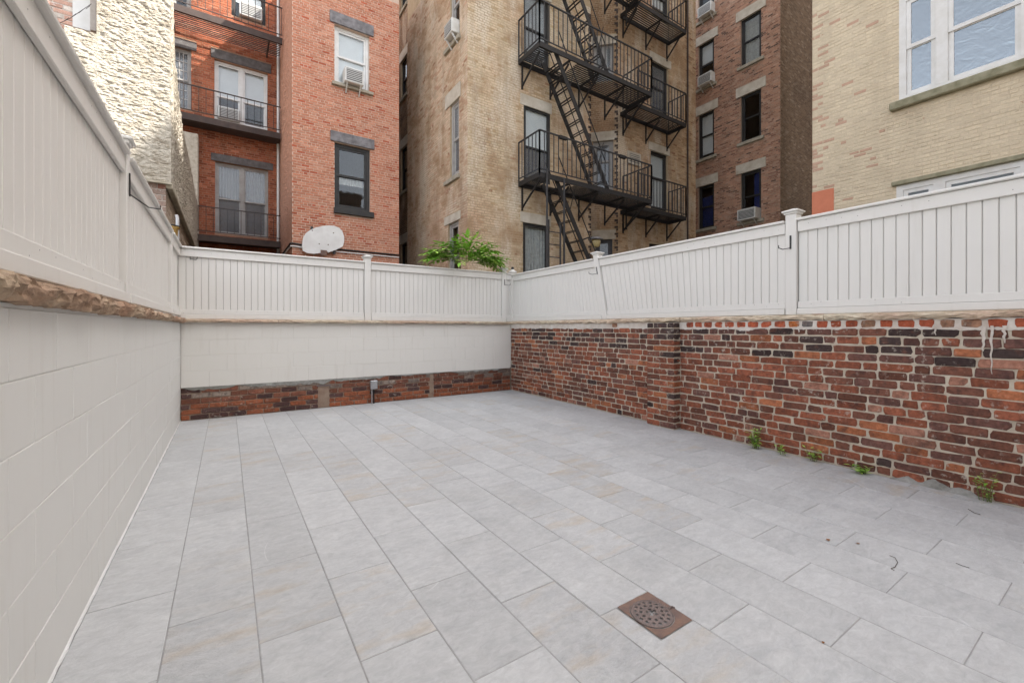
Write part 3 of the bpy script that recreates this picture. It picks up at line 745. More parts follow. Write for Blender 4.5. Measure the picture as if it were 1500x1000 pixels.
def shell(parent, pts, z0, z1, m, open_edges=()):       # remaining walls and the roof of a building
    k = MB()
    for i in range(len(pts)):
        if i in open_edges: continue
        p, q = pts[i], pts[(i+1) % len(pts)]; k.face([(*p, z0), (*q, z0), (*q, z1), (*p, z1)])
    if k.f: k.build('plain_walls', m, parent)
    k = MB(); k.face([(*p, z1) for p in pts]); k.build('roof', M['roof'], parent)
def vary(base, spread=.2, alts=()):
    def p(rr, u, z):
        t = rr.random(); c = base
        for pr, a in alts:
            if t < pr: c = a; break
            t -= pr
        g_ = rr.uniform(1 - spread, 1 + spread); return tuple(x * g_ for x in c)
    return p
Z00 = -.34
# ---- B1: dark red brick house with iron balconies, between the stucco wall and the salmon wing
Y1b, Y2b = 14.0, 11.2
X2a = onY(428, 300, Y2b)[0]; X2b = onY(584.5, 300, Y2b)[0]; XB1 = -4.0
b1 = thing('brick_house', 'red brick house with dark iron balconies and paired white windows', 'building')
F1 = FY(Y1b)
wA = rectY(Y1b, 315, 393, 236, 341); wB = rectY(Y1b, 314, 392, 86, 174); wC = rectY(Y1b, 250, 280, 65, 155); wD = rectY(Y1b, 339, 389, -68, 22)
wE = rectY(Y1b, 250, 280, -78, 10)
lA, lB, lC = rectY(Y1b, 309, 400, 223.6, 233), rectY(Y1b, 309, 397, 70, 82), rectY(Y1b, 244, 288, 51, 62)
pal1 = vary((.36,.115,.06), .22, ((.2, (.27,.08,.045)), (.1, (.44,.17,.10))))
facade(b1, F1, XB1, X2a, Z00, 13.2, [wA, wB, wC, wD, wE], [lA, lB, lC], pal1, M['b1_brick'], M['b1_mortar'], (2.2, 12.2), 31, ztop=17.0)
for l in (lA, lB, lC): lintel(b1, F1, l, M['dark_lintel'], .03)
window(b1, F1, wA, M['fr_grey'], M['glass_haze'], .10, (.5,), .5, .05, (.5, .97), M['curtain'])
window(b1, F1, wB, M['fr_white'], M['glass'], .10, (.5,), .42, .055, (.42, .97), M['shade'])
window(b1, F1, wC, M['fr_grey'], M['glass_haze'], .12, (), .5, .05, (.0, .97), M['curtain'], (3, 3))
window(b1, F1, wD, M['fr_black'], M['glass'], .12, (), .5, .06, (.3, .97), M['shade'])
window(b1, F1, wE, M['fr_grey'], M['glass'], .12, (), .5, .06)
def balcony(parent, zf, u0, u1, out, rail_h, beam_h, m, slats=False):
    bl = part_box('balcony', m, parent, (u0, out - .06, zf - beam_h), (u1, out, zf), F1)
    if slats:
        n_ = int(out / .085)
        for i in range(n_): part_box('floor_bar', m, bl, (u0, .05 + i * .085, zf - .03), (u1, .05 + i * .085 + .028, zf - .018), F1)
        for s in (u0 + .3, (u0+u1)/2, u1 - .3): part_box('joist', m, bl, (s - .02, .0, zf - .10), (s + .02, out - .062, zf - .042), F1)
    else:
        part_box('deck', m, bl, (u0, .0, zf - beam_h * .8), (u1, out - .062, zf - beam_h * .35), F1)
    part_box('top_rail', m, bl, (u0, out - .03, zf + rail_h), (u1, out - .008, zf + rail_h + .025), F1)
    part_box('lower_rail', m, bl, (u0, out - .028, zf + .08), (u1, out - .01, zf + .10), F1)
    n_ = int((u1 - u0) / .15)
    me = MB(); me.box((-.007, -.007, 0), (.007, .007, rail_h - .101)); ms = me.mesh('baluster', m)
    for i in range(n_ + 1):
        link('baluster', ms, bl, loc=F1(u0 + .02 + (u1 - u0 - .04) * i / n_, out - .019, zf + .1005))
for (xa, ya, ra, sl_) in ((296, 343, 302.4, False), (260, 162, 120, False), (254, 4, -45, True)):
    OUT = 1.0 if sl_ else .55
    Yp = Y1b - OUT
    u0, zf = onY(xa, ya, Yp); rz = onY(xa, ra, Yp)[1]
    balcony(b1, zf, XB1 + .5, X2a - .03, OUT, rz - zf, .16, M['brown_beam'], sl_)
k = MB(); k.tube([(X2a - .05, Y1b - .06, Z00), (X2a - .05, Y1b - .06, 13)], .035, 8); k.build('downpipe', M['fr_white'], b1)
shell(b1, [(XB1, Y1b), (X2a, Y1b), (X2a, 22), (XB1, 22)], Z00, 17.0, M['b1_mortar'], (0,))
aircon('boxy air conditioner low in the paired white window above an iron balcony', F1, wB[0] + .32, wB[2] + .06, .5, .34, -.02, -.35, False)
aircon('air conditioner in the barred window above the grated iron balcony', F1, (wD[0]+wD[1])/2 + .05, wD[2] + .05, .55, .38, .1, -.3, False)
# ---- B2: salmon brick wing
b2 = thing('brick_house', 'salmon pink brick wing with two stone-lintelled sash windows and a backboard', 'building')
F2, F2s = FY(Y2b), FX(X2a)
vU, vL = rectY(Y2b, 490, 541, 35, 120), rectY(Y2b, 490, 542, 208, 304)
lU, lL = rectY(Y2b, 483, 547, 15, 30), rectY(Y2b, 484, 548, 191, 204)
sU, sL = rectY(Y2b, 486, 546, 119.5, 124), rectY(Y2b, 489, 547, 304, 312)
pal2 = vary((.50,.215,.135), .12, ((.25, (.55,.27,.18)), (.08, (.43,.12,.065))))
kx = lambda b: abs((b[0]+b[1])/2 - 2.1) + abs(b[2] - 3.2)
facade(b2, F2, X2a, X2b, Z00, 10, [vU, vL], [lU, lL, sU, sL], pal2, M['b2_brick'], M['b2_mortar'], (2.0, 9.8), 32, ztop=10.8, singles=280, key=kx)
facade(b2, F2s, Y2b, Y1b, Z00, 10, [], [], vary((.56,.30,.21), .06), M['b2_brick'], M['b2_mortar'], (2.0, 10.75), 33, ztop=10.8, proud=.002)
for l in (lU, lL): lintel(b2, F2, l, M['grey_lintel'], .04)
lintel(b2, F2, sU, M['sill'], .08, 'sill'); lintel(b2, F2, sL, M['fr_black'], .08, 'sill')
window(b2, F2, vU, M['fr_white'], M['glass'], .10, (), .5, .07, (.0, .97), M['shade'])
window(b2, F2, vL, M['fr_black'], M['glass'], .08, (), .52, .075, (.40, .56), M['curtain'])
k = MB(); k.box((vL[0]+.06, -.45, vL[2]+.02), (vL[0]+.2, -.43, vL[3]-.1), F2); k.build('side_curtain', M['curtain'], b2)
shell(b2, [(X2a, Y2b), (X2b, Y2b), (X2b, 22), (X2a, 22)], Z00, 10.8, M['b2_mortar'], (0,))
aircon('air conditioner with white brackets jutting from the white window of the salmon wing', F2, (vU[0]+vU[1])/2, vU[2] + .0, .44, .36, .22)
bb = thing('basketball_backboard', 'white fan-shaped basketball backboard without hoop bolted to the salmon brick wing', 'backboard')
cx, cz = onY(474, 352, Y2b - .1)
pxm = (onY(505, 352, Y2b - .1)[0] - onY(443, 352, Y2b - .1)[0]) / 156
out_ = [(-78,-30),(-76,-12),(-73,5),(-64,20),(-50,33),(-30,45),(-5,54),(18,60),(40,61),(58,55),(70,44),(77,22),(77,2),(72,-17),(46,-33),(17,-46),(8,-40),(-4,-42),(-8,-50),(-35,-56),(-60,-55),(-75,-48)]
k = MB(); pts = [(cx + a * pxm, cz + b * pxm * 1.02) for a, b in out_]; n_ = len(pts)
fr = [(p[0], Y2b - .12, p[1]) for p in pts]; bk = [(p[0], Y2b - .09, p[1]) for p in pts]
k.face(fr); k.face(bk[::-1])
for i in range(n_): k.face([fr[i], fr[(i+1) % n_], bk[(i+1) % n_], bk[i]])
k.build('board', M['board_white'], bb)
for s in (-.25, .25): part_box('strut', M['grey_metal'], bb, (cx + s - .025, Y2b - .089, cz - .3), (cx + s + .025, Y2b - .008, cz + .3))
part_box('rim_plate', M['rust'], bb, (cx - .07, Y2b - .135, cz - .36), (cx + .07, Y2b - .121, cz - .24))
for a, b in ((-.25, .2), (.22, .2), (-.1, -.1), (.1, -.1)): part_box('bolt', M['rust_dark'], bb, (cx + a - .012, Y2b - .128, cz + b - .012), (cx + a + .012, Y2b - .1205, cz + b + .012))
cb = thing('wall_cable', 'black cable and pale conduit running along the foot of the salmon brick wall', 'cable')
for dz, m_, r_ in ((0, 'dark_cable', .022), (-.06, 'fr_white', .016)):
    p = [onY(430, 357, Y2b), onY(455, 361, Y2b), onY(500, 366, Y2b), onY(584, 374, Y2b)]
    k = MB(); q0 = onX(416, 372, X2a)
    k.tube([(X2a - .03, q0[0], q0[1] + dz), (X2a - .03, Y2b - .03, p[0][1] + dz)] + [(a, Y2b - .03, b + dz) for a, b in p], r_, 6); k.build('cable' if m_ == 'dark_cable' else 'conduit', M[m_], cb)
# ---- B3: tan apartment block with the fire escape
b3 = thing('apartment_block', 'tan and brown brick apartment block carrying a black iron fire escape', 'building')
XB3, Y3 = 4.65, onX(685, 300, 4.65)[0]; Y3b = 9.3
Xc = onY(865, 300, Y3)[0]; Xd = onY(905, 300, Y3b)[0]; Xe = onY(1019, 200, Y3b)[0]
F3l, F3f, F3r = FX(XB3), FY(Y3), FY(Y3b)
Yrec = onX(597, 300, XB3)[0]; XR3 = XB3 + .28
base3 = (.50,.365,.22)
pal3 = vary((.62,.49,.34), .07, ((.12, (.47,.34,.20)), (.12, (.57,.46,.31)), (.012, (.36,.2,.12))))
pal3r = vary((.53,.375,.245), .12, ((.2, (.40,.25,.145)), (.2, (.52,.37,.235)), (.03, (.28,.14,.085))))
pal3l = vary((.62,.475,.35), .08, ((.15, (.52,.34,.24)), (.15, (.58,.46,.34)), (.02, (.36,.2,.13))))
a1, a2, a3 = rectX(XB3, 659.6, 673.4, -60, 50), rectX(XB3, 659.6, 672.6, 141, 254), rectX(XB3, 656.6, 672, 320, 430)
m1, m2, m3 = rectX(XB3, 653, 676, -80, -61), rectX(XB3, 653, 675, 119, 139), rectX(XB3, 652, 675, 308, 319)
s1, s2 = rectX(XB3, 653, 675, 50, 56), rectX(XB3, 653, 674, 254, 260)
facade(b3, F3l, Y3, Yrec, Z00, 9, [a1, a2, a3], [m1, m2, m3, s1, s2], pal3l, M['b3_brick'], M['b3_mortar'], (2.0, 10.6), 34, ztop=15.3)
for m_ in (m1, m2, m3): lintel(b3, F3l, m_, M['lintel'], .03)
for s_ in (s1, s2): lintel(b3, F3l, s_, M['sill'], .07, 'sill')
window(b3, F3l, a1, M['fr_grey'], M['glass'], .06, (), .5, .09)
window(b3, F3l, a2, M['fr_grey'], M['glass_haze'], .06, (), .5, .09, (.5, .97), M['shade'])
window(b3, F3l, a3, M['fr_grey'], M['glass'], .06, (), .5, .09)
aircon('white air conditioner in the narrow window of the tan block facing the salmon wing', F3l, (a1[0]+a1[1])/2 - .02, a1[2] + .02, .44, .34, .2)
F3n = FX(XR3)
rc = [rectX(XR3, 587, 596, yt, yb) for yt, yb in ((-60, 5), (78, 137), (210, 277), (353, 420))]
rl = [[r[0]-.12, r[1]+.12, r[3], r[3]+.28] for r in rc]
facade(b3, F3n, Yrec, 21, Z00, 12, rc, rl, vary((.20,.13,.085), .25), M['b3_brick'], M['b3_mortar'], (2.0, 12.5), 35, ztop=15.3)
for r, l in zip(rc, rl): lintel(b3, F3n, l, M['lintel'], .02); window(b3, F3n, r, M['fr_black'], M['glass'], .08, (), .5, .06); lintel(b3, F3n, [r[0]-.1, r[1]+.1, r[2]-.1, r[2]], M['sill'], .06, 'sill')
part_box('return_wall', M['b3_mortar'], b3, (XB3 + .002, Yrec - .05, Z00), (XR3 + .02, Yrec, 15.3))
c1, c2, c3 = rectY(Y3, 767, 806, -20, 88), rectY(Y3, 767, 806, 152, 262), rectY(Y3, 766, 805, 324, 430)
d1, d2, d3 = rectY(Y3, 762, 808, -36, -21), rectY(Y3, 762, 808, 136, 150.5), rectY(Y3, 762, 807, 309.5, 323)
facade(b3, F3f, XB3, Xc, Z00, 9, [c1, c2, c3], [d1, d2, d3], pal3, M['b3_brick'], M['b3_mortar'], (2.0, 10.2), 36, ztop=15.3, proud=.004)
for d_ in (d1, d2, d3): lintel(b3, F3f, d_, M['lintel'], .015)
window(b3, F3f, c1, M['fr_black'], M['glass_haze'], .09, (), .5, .06, (.2, .97), M['shade'])
window(b3, F3f, c2, M['fr_black'], M['glass'], .03, (), .45, .05, (.45, .97), M['shade'], low_glass=M['glass_haze'])
window(b3, F3f, c3, M['fr_black'], M['glass'], .05, (), .3, .06, (.0, .97), M['curtain'])
# canted bay wall in the recess
DD = Vector((-1, 1)).normalized(); AA = (Xd, Y3b)
FC = lambda u, n, z: (AA[0] + DD.x * u - .7071 * n, AA[1] + DD.y * u - .7071 * n, z)
def rectC(xl, xr, yt, yb):
    s1_, zt = onPlane(xr, yt, AA, DD); zb = onPlane(xr, yb, AA, DD)[1]; s0_ = onPlane(xl, yt, AA, DD)[0]; return [s1_, s0_, zb, zt]
e1, e2, e3 = rectC(870, 899, 63, 118), rectC(869, 898.5, 204, 284), rectC(872, 897, 349, 420)
g1, g2, g3 = [[e[0]-.1, e[1]+.1, e[3]+.004, e[3]+.26] for e in (e1, e2, e3)]
LC = (Xd - Xc) * math.sqrt(2)
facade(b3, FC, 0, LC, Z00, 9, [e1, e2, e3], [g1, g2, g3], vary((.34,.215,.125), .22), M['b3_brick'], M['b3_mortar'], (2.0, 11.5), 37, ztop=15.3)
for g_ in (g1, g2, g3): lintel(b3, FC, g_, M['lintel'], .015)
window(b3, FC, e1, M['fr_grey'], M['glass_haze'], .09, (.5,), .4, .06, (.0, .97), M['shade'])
window(b3, FC, e2, M['fr_grey'], M['glass_haze'], .09, (), .62, .08, (.0, .62), M['slate'])
window(b3, FC, e3, M['slate'], M['glass_haze'], .09, (), .6, .08, (.0, .97), M['maroon'])
part_box('return_wall', M['b3_mortar'], b3, (Xc - .2, Y3 + .001, Z00), (Xc - .001, Y3b + (Xd - Xc), 15.3))
h1, h2, h3, h4 = rectY(Y3b, 954, 979, 86, 160), rectY(Y3b, 953, 978, 218, 305), rectY(Y3b, 951, 976, 356, 420), rectY(Y3b, 955, 980, -50, 22)
i1, i2, i4 = rectY(Y3b, 951.5, 983, 74, 85), rectY(Y3b, 950, 981, 207, 217), rectY(Y3b, 953, 984, -62, -51)
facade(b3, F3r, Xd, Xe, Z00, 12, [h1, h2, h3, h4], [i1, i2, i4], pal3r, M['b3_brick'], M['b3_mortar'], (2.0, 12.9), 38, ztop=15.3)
for i_ in (i1, i2, i4): lintel(b3, F3r, i_, M['lintel'], .015)
window(b3, F3r, h1, M['fr_black'], M['glass_haze'], .09, (), .5, .07)
window(b3, F3r, h2, M['fr_black'], M['glass'], .09, (), .55, .07, (.0, .97), M['shade'])
window(b3, F3r, h3, M['fr_black'], M['glass'], .09, (), .5, .07); window(b3, F3r, h4, M['fr_black'], M['glass'], .09, (), .5, .07, (.3, .97), M['shade'])
# dark toothed bricks up both outer corners of the recess
def toothing(F, u, wd, z0, z1):
    z = z0; i = 0; k = MB()
    while z < z1: k.box((u - (wd if i % 2 else wd*.45), -.01, z), (u + .004, .022, z + .06), F); z += .135 if i % 2 else .075; i += 1
    k.build('corner_teeth', M['brown_beam'], b3, kind='stuff')
toothing(F3f, Xc, .09, 1.5, 10); toothing(lambda u, n, z: FC(-u, n, z), 0, .10, 1.5, 12)
shell(b3, [(XB3, Y3), (Xc, Y3), (Xc, Y3b + Xd - Xc), (Xd, Y3b), (Xe, Y3b), (Xe, 22), (XB3, 22)], Z00, 15.3, M['b3_mortar'], (0, 1, 2, 3, 6))
k = MB(); xp, _ = onY(1005.6, 200, Y3b); k.tube([(xp, Y3b - .05, Z00), (xp, Y3b - .05, 15)], .03, 6); k.build('downpipe', M['brown_beam'], b3)
vt = thing('wall_vent', 'cream louvred wall vent beside the fire escape', 'vent')
r = rectY(Y3b, 918.5, 937, 221, 239); part_box('frame', M['lintel'], vt, (r[0], .006, r[2]), (r[1], .05, r[3]), F3r)
for i in range(5): zz = r[2] + (r[3]-r[2])*(.17+.15*i); part_box('slat', M['ac_grille'], vt, (r[0]+.06, .051, zz), (r[1]-.06, .056, zz+.02), F3r)
# ---- fire escape
fe = thing('fire_escape', 'black iron fire escape with slatted landings, railings and steep stairs', 'fire escape')
ZP = [4.84, 7.89, 10.94]; YO, YI = 8.02, Y3 - .01; XA, XBp = 6.08, 10.08; XS0, XS1 = 6.62, 8.42; SY0, SY1 = 8.10, 8.60
def unit_mesh(f, m, name): k = MB(); f(k); return k.mesh(name, m)
bal = unit_mesh(lambda k: k.box((-.009, -.009, 0), (.009, .009, .90)), M['grey_metal'], 'baluster')
def railing(parent, pts, zf, n_per=.14):
    k = MB()
    for p, q in zip(pts[:-1], pts[1:]):
        for dz, w_ in ((1.0, .035), (.10, .025)): k.bar((*p, zf + dz), (*q, zf + dz), w_, w_*.8)
        for e in (p, q): k.bar((*e, zf - .02), (*e, zf + 1.0), .03)
    rl_ = k.build('railing', M['grey_metal'], parent)
    for p, q in zip(pts[:-1], pts[1:]):
        p_, q_ = Vector(p), Vector(q); n_ = max(1, int((q_ - p_).length / n_per))
        for i in range(1, n_): c = p_.lerp(q_, i / n_); link('baluster', bal, rl_, loc=(c.x, c.y, zf + .10))
def landing(zf, x0, x1, yo, yi, hole=None):
    k = MB()
    k.bar((x0, yo, zf - .04), (x1, yo, zf - .04), .03, .12); k.bar((x0, yi, zf - .04), (x1, yi, zf - .04), .03, .12)
    k.bar((x0, yo, zf - .04), (x0, yi, zf - .04), .03, .12); k.bar((x1, yo, zf - .04), (x1, yi, zf - .04), .03, .12)
    n_ = max(2, round((x1 - x0) / .95))
    for i in range(1, n_): x = x0 + (x1 - x0) * i / n_; k.bar((x, yo, zf - .05), (x, yi, zf - .05), .03, .05)
    pl = k.build('landing', M['black_metal'], fe)
    y = yo + .055
    while y < yi - .03:
        segs = [(x0, x1)]
        if hole and hole[2] < y < hole[3]: segs = [(x0, hole[0]), (hole[1], x1)]
        for a, b in segs: k = MB(); k.box((a, y, zf - .012), (b, y + .034, zf)); k.build('slat', M['black_metal'], pl)
        y += .068
    for x in [x0 + .1] + [x0 + (x1 - x0) * i / n_ for i in range(1, n_)] + [x1 - .1]:
        k = MB(); k.bar((x, yi, zf - .62), (x, yo + .12, zf - .11), .035); k.bar((x, yi - .012, zf - .68), (x, yi - .012, zf - .10), .035); k.build('bracket', M['black_metal'], fe)
    return pl
for i, zf in enumerate(ZP):
    pl = landing(zf, XA, XBp, YO, YI, (XS0 - .05, XS0 + .75, SY0 - .03, SY1 + .03))
    railing(fe, [(XA, YI), (XA, YO), (XBp, YO), (XBp, YI + .2)], zf)
    pl = landing(zf, XBp + .12, 12.55, 8.62, Y3b - .01)
    railing(fe, [(XBp + .12, 8.62), (12.55, 8.62), (12.55, Y3b - .01)], zf)
tread = unit_mesh(lambda k: [k.box((-.075, 0, -.012), (-.035, SY1 - SY0 - .03, 0)), k.box((.02, 0, -.012), (.06, SY1 - SY0 - .03, 0))], M['black_metal'], 'tread')
for top in ZP + [ZP[2] + 3.05]:
    k = MB()
    for y_ in (SY0, SY1): k.bar((XS0, y_, top), (XS1, y_, top - 3.05), .02, .12)
    stx = k.build('stair', M['black_metal'], fe)
    for i in range(1, 13): t = i / 13; link('tread', tread, stx, loc=(XS0 + (XS1-XS0)*t, SY0 + .015, top - 3.05*t))
    k = MB()
    for y_ in (SY0, SY1): k.tube([(XS0 + .1, y_, top + .55), (XS1 - .1, y_, top - 3.05 + .75)], .014, 6)
    for t in (.25, .8): k.bar((XS0 + (XS1-XS0)*t, SY0, top - 3.05*t), (XS0 + (XS1-XS0)*t + .18, SY0, top - 3.05*t + .62), .016)
    k.build('handrail', M['black_metal'], stx)
k = MB()                                        # drop ladder and its two guide posts under the lowest landing
lx0, lx1 = onY(803, 330, YO)[0], onY(820, 330, YO)[0]
for x in (lx0, lx1): k.bar((x, YO - .02, -.2), (x, YO - .02, onY(803, 322, YO)[1]), .03)
z = -.1
while z < onY(803, 326, YO)[1]: k.bar((lx0, YO - .02, z), (lx1, YO - .02, z), .02); z += .3
k.build('drop_ladder', M['grey_metal'], fe)
for xx, yy in ((799, 248), (824, 262)):
    x, zt = onY(xx, yy, YO); k = MB(); k.bar((x, YO - .06, -.3), (x, YO - .06, zt), .035); k.build('guide_post', M['grey_metal'], fe)
for zf in (ZP[0] + 1.0,):
    for xx in (822, 909):
        x = onY(xx, 236, YO)[0]; part_box('fixing_box', M['black_metal'], fe, (x - .12, YO - .10, zf - .09), (x + .12, YO - .03, zf - .02))
# ---- B4: brown brick block beyond the fire escape
b4 = thing('apartment_block', 'brown brick apartment block with white lintels and dark sash windows', 'building')
X4 = 17.0; Y4 = onX(1143, 200, X4)[0]; Y4b = 16
F4, F4f = FX(X4), FY(Y4)
lw_ = [rectX(X4, 1023, 1046, yt, yb) for yt, yb in ((-50, 20), (54, 121), (159, 227), (267, 332), (370, 430))]
rw_ = [rectX(X4, 1085, 1115, yt, yb) for yt, yb in ((-105, -33), (12, 84), (128, 199.5), (245, 320), (362, 430))]
hol = lw_ + rw_
lin = [[r[0]-.18, r[1]+.18, r[3]+.002, r[3]+.34] for r in hol]; sil = [[r[0]-.12, r[1]+.12, r[2]-.12, r[2]] for r in hol]
pal4 = vary((.44,.245,.165), .2, ((.2, (.46,.29,.21)), (.16, (.29,.15,.105)), (.05, (.15,.09,.07))))
facade(b4, F4, Y4, Y4b, Z00, 13, hol, lin + sil, pal4, M['b4_brick'], M['b4_mortar'], (2.5, 14.8), 39, ztop=20)
facade(b4, F4f, X4, 26, Z00, 13, [], [], vary((.30,.215,.15), .2, ((.15, (.4,.31,.23)),)), M['b4_brick'], M['b4_mortar'], (2.5, 15.5), 40, ztop=20)  # darker bricks: this front's shade is put into their colour
for l in lin: lintel(b4, F4, l, M['lintel'], .04)
for s_ in sil: lintel(b4, F4, s_, M['sill'], .08, 'sill')
sh = {1: (.55, .97), 2: (.1, .97), 5: (.0, .97), 6: (.0, .97)}
for i, r in enumerate(hol):
    sm = M['curtain'] if i in (5, 6) else M['shade']
    w4 = window(b4, F4, r, M['fr_black'], M['glass'], .10, (), .5, .07, sh.get(i), sm)
    if i in (3, 8):
        k = MB(); k.box((r[0]+.08, -.20, r[2]+.05), ((r[1]-.08) if i == 3 else r[0]+.35, -.19, r[2]+(r[3]-r[2])*(.75 if i == 3 else .95)), F4); k.build('blue_curtain', M['blue_cloth'], w4)
aircon('air conditioner under the paper-shaded narrow window of the brown block', F4, (lw_[1][0]+lw_[1][1])/2 - .1, lw_[1][2] - .02, .62, .42, .3)
aircon('air conditioner in the highest narrow window of the brown block', F4, (lw_[0][0]+lw_[0][1])/2 - .1, lw_[0][2] + .0, .62, .42, .3)
aircon('white air conditioner in the blue-curtained wide window of the brown block', F4, (rw_[3][0]+rw_[3][1])/2, rw_[3][2] + .0, .7, .42, .35)
shell(b4, [(X4, Y4), (26, Y4), (26, 24), (X4, 24)], Z00, 20, M['b4_mortar'], (0, 3))
part_box('rear_wall', M['b4_mortar'], b4, (X4 + .001, Y4b, Z00), (X4 + .2, 24, 20))
# ---- B5: cream painted brick house beside the yard
b5 = thing('brick_house', 'cream painted brick house with a broad white-framed triple window', 'building')
X5 = 9.2; Y5 = onX(1190, 150, X5)[0]; F5 = FX(X5)
ya, zb5 = onX(1317, 150, X5); zsill = zb5; yr = onX(1369, 150, X5)[0]; ym = onX(1390, 150, X5)[0]; ye = onX(1497, 150, X5)[0]
zmeet = onX(1330, 72, X5)[1]; ztop5 = zsill + 2 * (zmeet - zsill) + .06
yfar, ynear = ya, ye - (ya - yr) - .12
W5 = [ynear, yfar, zsill, ztop5]
y2, zt2 = onX(1313, 273, X5); W5b = [ynear, y2, zt2 - 1.75, zt2]
W5c = [ynear, yfar, ztop5 + 1.25, ztop5 + 3.0]
S5 = [ynear - .1, onX(1305, 155, X5)[0], zsill - .13, zsill]
op = [onX(1221.6, 283, X5)[0], Y5, 0, onX(1188, 283, X5)[1]]
def pal5(rr, u, z):
    e = Y5 - u; c = (.66,.565,.42) if rr.random() < .7 else (.63,.535,.40)
    pr = .35 * math.exp(-e / .3)
    if z < S5[2] and S5[2] - z < .35 and u < yfar - .9: pr += .18
    if rr.random() < pr: c = (.53,.35,.26)
    g_ = rr.uniform(.95, 1.04); return tuple(x * g_ for x in c)
k5 = lambda b: abs((b[0]+b[1])/2 - 2.5) + abs(b[2] - 3.6)
facade(b5, F5, -6, Y5, Z00, 9, [W5, W5b, W5c], [S5], pal5, M['b5_brick'], M['b5_mortar'], (1.6, 7.9), 41, ztop=18, singles=290, key=k5, proud=.0025, header=7, rev_m=M['fr_white'])
lintel(b5, F5, S5, M['mossy_sill'], .10, 'sill', .015)
m_a, m_b = (yr - ynear) / (yfar - ynear), (ye - .0 - ynear) / (yfar - ynear)
mull = ((ye - ynear - .06) / (yfar - ynear), ((yr + ym) / 2 - ynear) / (yfar - ynear))
window(b5, F5, W5, M['fr_white'], M['glass_sky'], .02, mull, .5, .085)
window(b5, F5, W5b, M['fr_white'], M['glass'], .02, mull, .5, .085, (.0, .9), M['shade'])
window(b5, F5, W5c, M['fr_white'], M['glass_sky'], .02, mull, .5, .085)
lintel(b5, F5, [W5b[0]-.05, W5b[1]+.05, zt2, zt2 + .07], M['mossy_sill'], .06, 'window_head', .01)
k = MB(); k.box((op[0], -.02, 1.2), (op[1] + .004, .012, op[3]), F5); k.build('painted_patch', M['patch'], b5)
shell(b5, [(X5, -6), (X5, Y5), (18, Y5), (18, -6)], Z00, 18, M['b5_mortar'], (0,))
# ---- B0: house with rough stucco behind the corner of the yard
b0 = thing('stuccoed_house', 'whitewashed brick house with a thick rough cream stucco wall over worn brick', 'building')
XS, YS = -.65, 7.36
zbot = onX(250, 267, XS)[1]; zbot = onY(249, 268, YS)[1]
xl0 = onY(20, 100, YS)[0]; xl1 = onY(142, 30, YS)[0]; xl2 = onY(95, 36, YS)[0]; zstep = onY(95, 38, YS)[1]
def stucco_sheet(F, u0, u1, z0, z1, name, top=None, seed=0, amp=.020, st=.0125):
    nu, nz = max(2, int((u1-u0)/st)), max(2, int((z1-z0)/st)); v = []; f = []
    for i in range(nu+1):
        u = u0 + (u1-u0)*i/nu; zt = top(u) if top else z1
        for j in range(nz+1):
            z = z0 + (zt-z0)*j/nz
            p = Vector((u*10 + seed, z*18, seed*.3)); d = mnoise.noise(p)*.32 + mnoise.noise(p*2.3)*.4 + mnoise.noise(p*4.7)*.32
            rd = abs(mnoise.noise(Vector((u*4, z*11 + u*2, 7+seed)))); d += -.5*max(0, .12-rd)/.12
            edge = min(1, .25 + min(u-u0, u1-u)/.05)
            v.append(F(u, amp*d*max(.0, edge) + .02, z))
    for i in range(nu):
        for j in range(nz): f.append((i*(nz+1)+j, i*(nz+1)+j+1, (i+1)*(nz+1)+j+1, (i+1)*(nz+1)+j))
    k = MB(); k.idx(v, f); return k.build(name, M['stucco'], b0)
F0 = FY(YS); F0s = lambda u, n, z: (XS + n, u, z)
prof = [(250, 0), (252.5, 62), (259, 134), (266, 192), (277, 240), (288, 300), (290.5, 352)]
tp = [onX(a, b, XS) for a, b in prof]; tp = [(max(a, YS + .25), b) for a, b in tp]
def top_side(u):
    if u <= tp[0][0]: return tp[0][1] + 3
    for (a, za), (b, zb) in zip(tp[:-1], tp[1:]):
        if a <= u <= b: return za + (zb-za)*(u-a)/max(1e-6, b-a)
    return tp[-1][1]
stucco_sheet(F0, xl1, XS + .02, zbot, 8.6, 'stucco_wall', seed=1)
stucco_sheet(F0, xl2, xl1, zbot, zstep, 'stucco_wall', seed=2)
stucco_sheet(F0, -3.2, xl2, zbot, onY(95, 92, YS)[1], 'stucco_wall', seed=3)
zled = zbot
stucco_sheet(F0s, YS - .02, tp[-1][0], zled, 8.6, 'stucco_side_wall', top_side, 4, .028, .03)
Yb0 = YS + .3
def pal0(rr, u, z): c = (.55,.34,.27) if rr.random() < .75 else (.65,.58,.52); g_ = rr.uniform(.85, 1.15); return tuple(x*g_ for x in c)
facade(b0, FY(Yb0), -4.5, xl1 + .1, Z00, 9, [], [], pal0, M['b0_brick'], M['b0_mortar'], (3.6, 8.9), 42, ztop=9.5)
rp = rectY(Yb0, 108, 134, -80, 42); part_box('white_panel', M['white_paint'], b0, (rp[0], .008, rp[2]), (rp[1], .05, rp[3]), FY(Yb0))
rp2 = [rp[1] + .003, rp[1] + .06, rp[2], rp[3]]; part_box('panel_trim', M['b0_mortar'], b0, (rp2[0], .008, rp2[2]), (rp2[1], .09, rp2[3]), FY(Yb0))
facade(b0, FY(YS + .05), -3.2, XS - .04, Z00, 5, [], [], vary((.30,.22,.185), .25, ((.3, (.26,.13,.10)),)), M['b0_brick'], M['b0_mortar'], (1.8, zbot - .01), 43, ztop=zbot + .02, L_=.21, H_=.075, proud=.008)
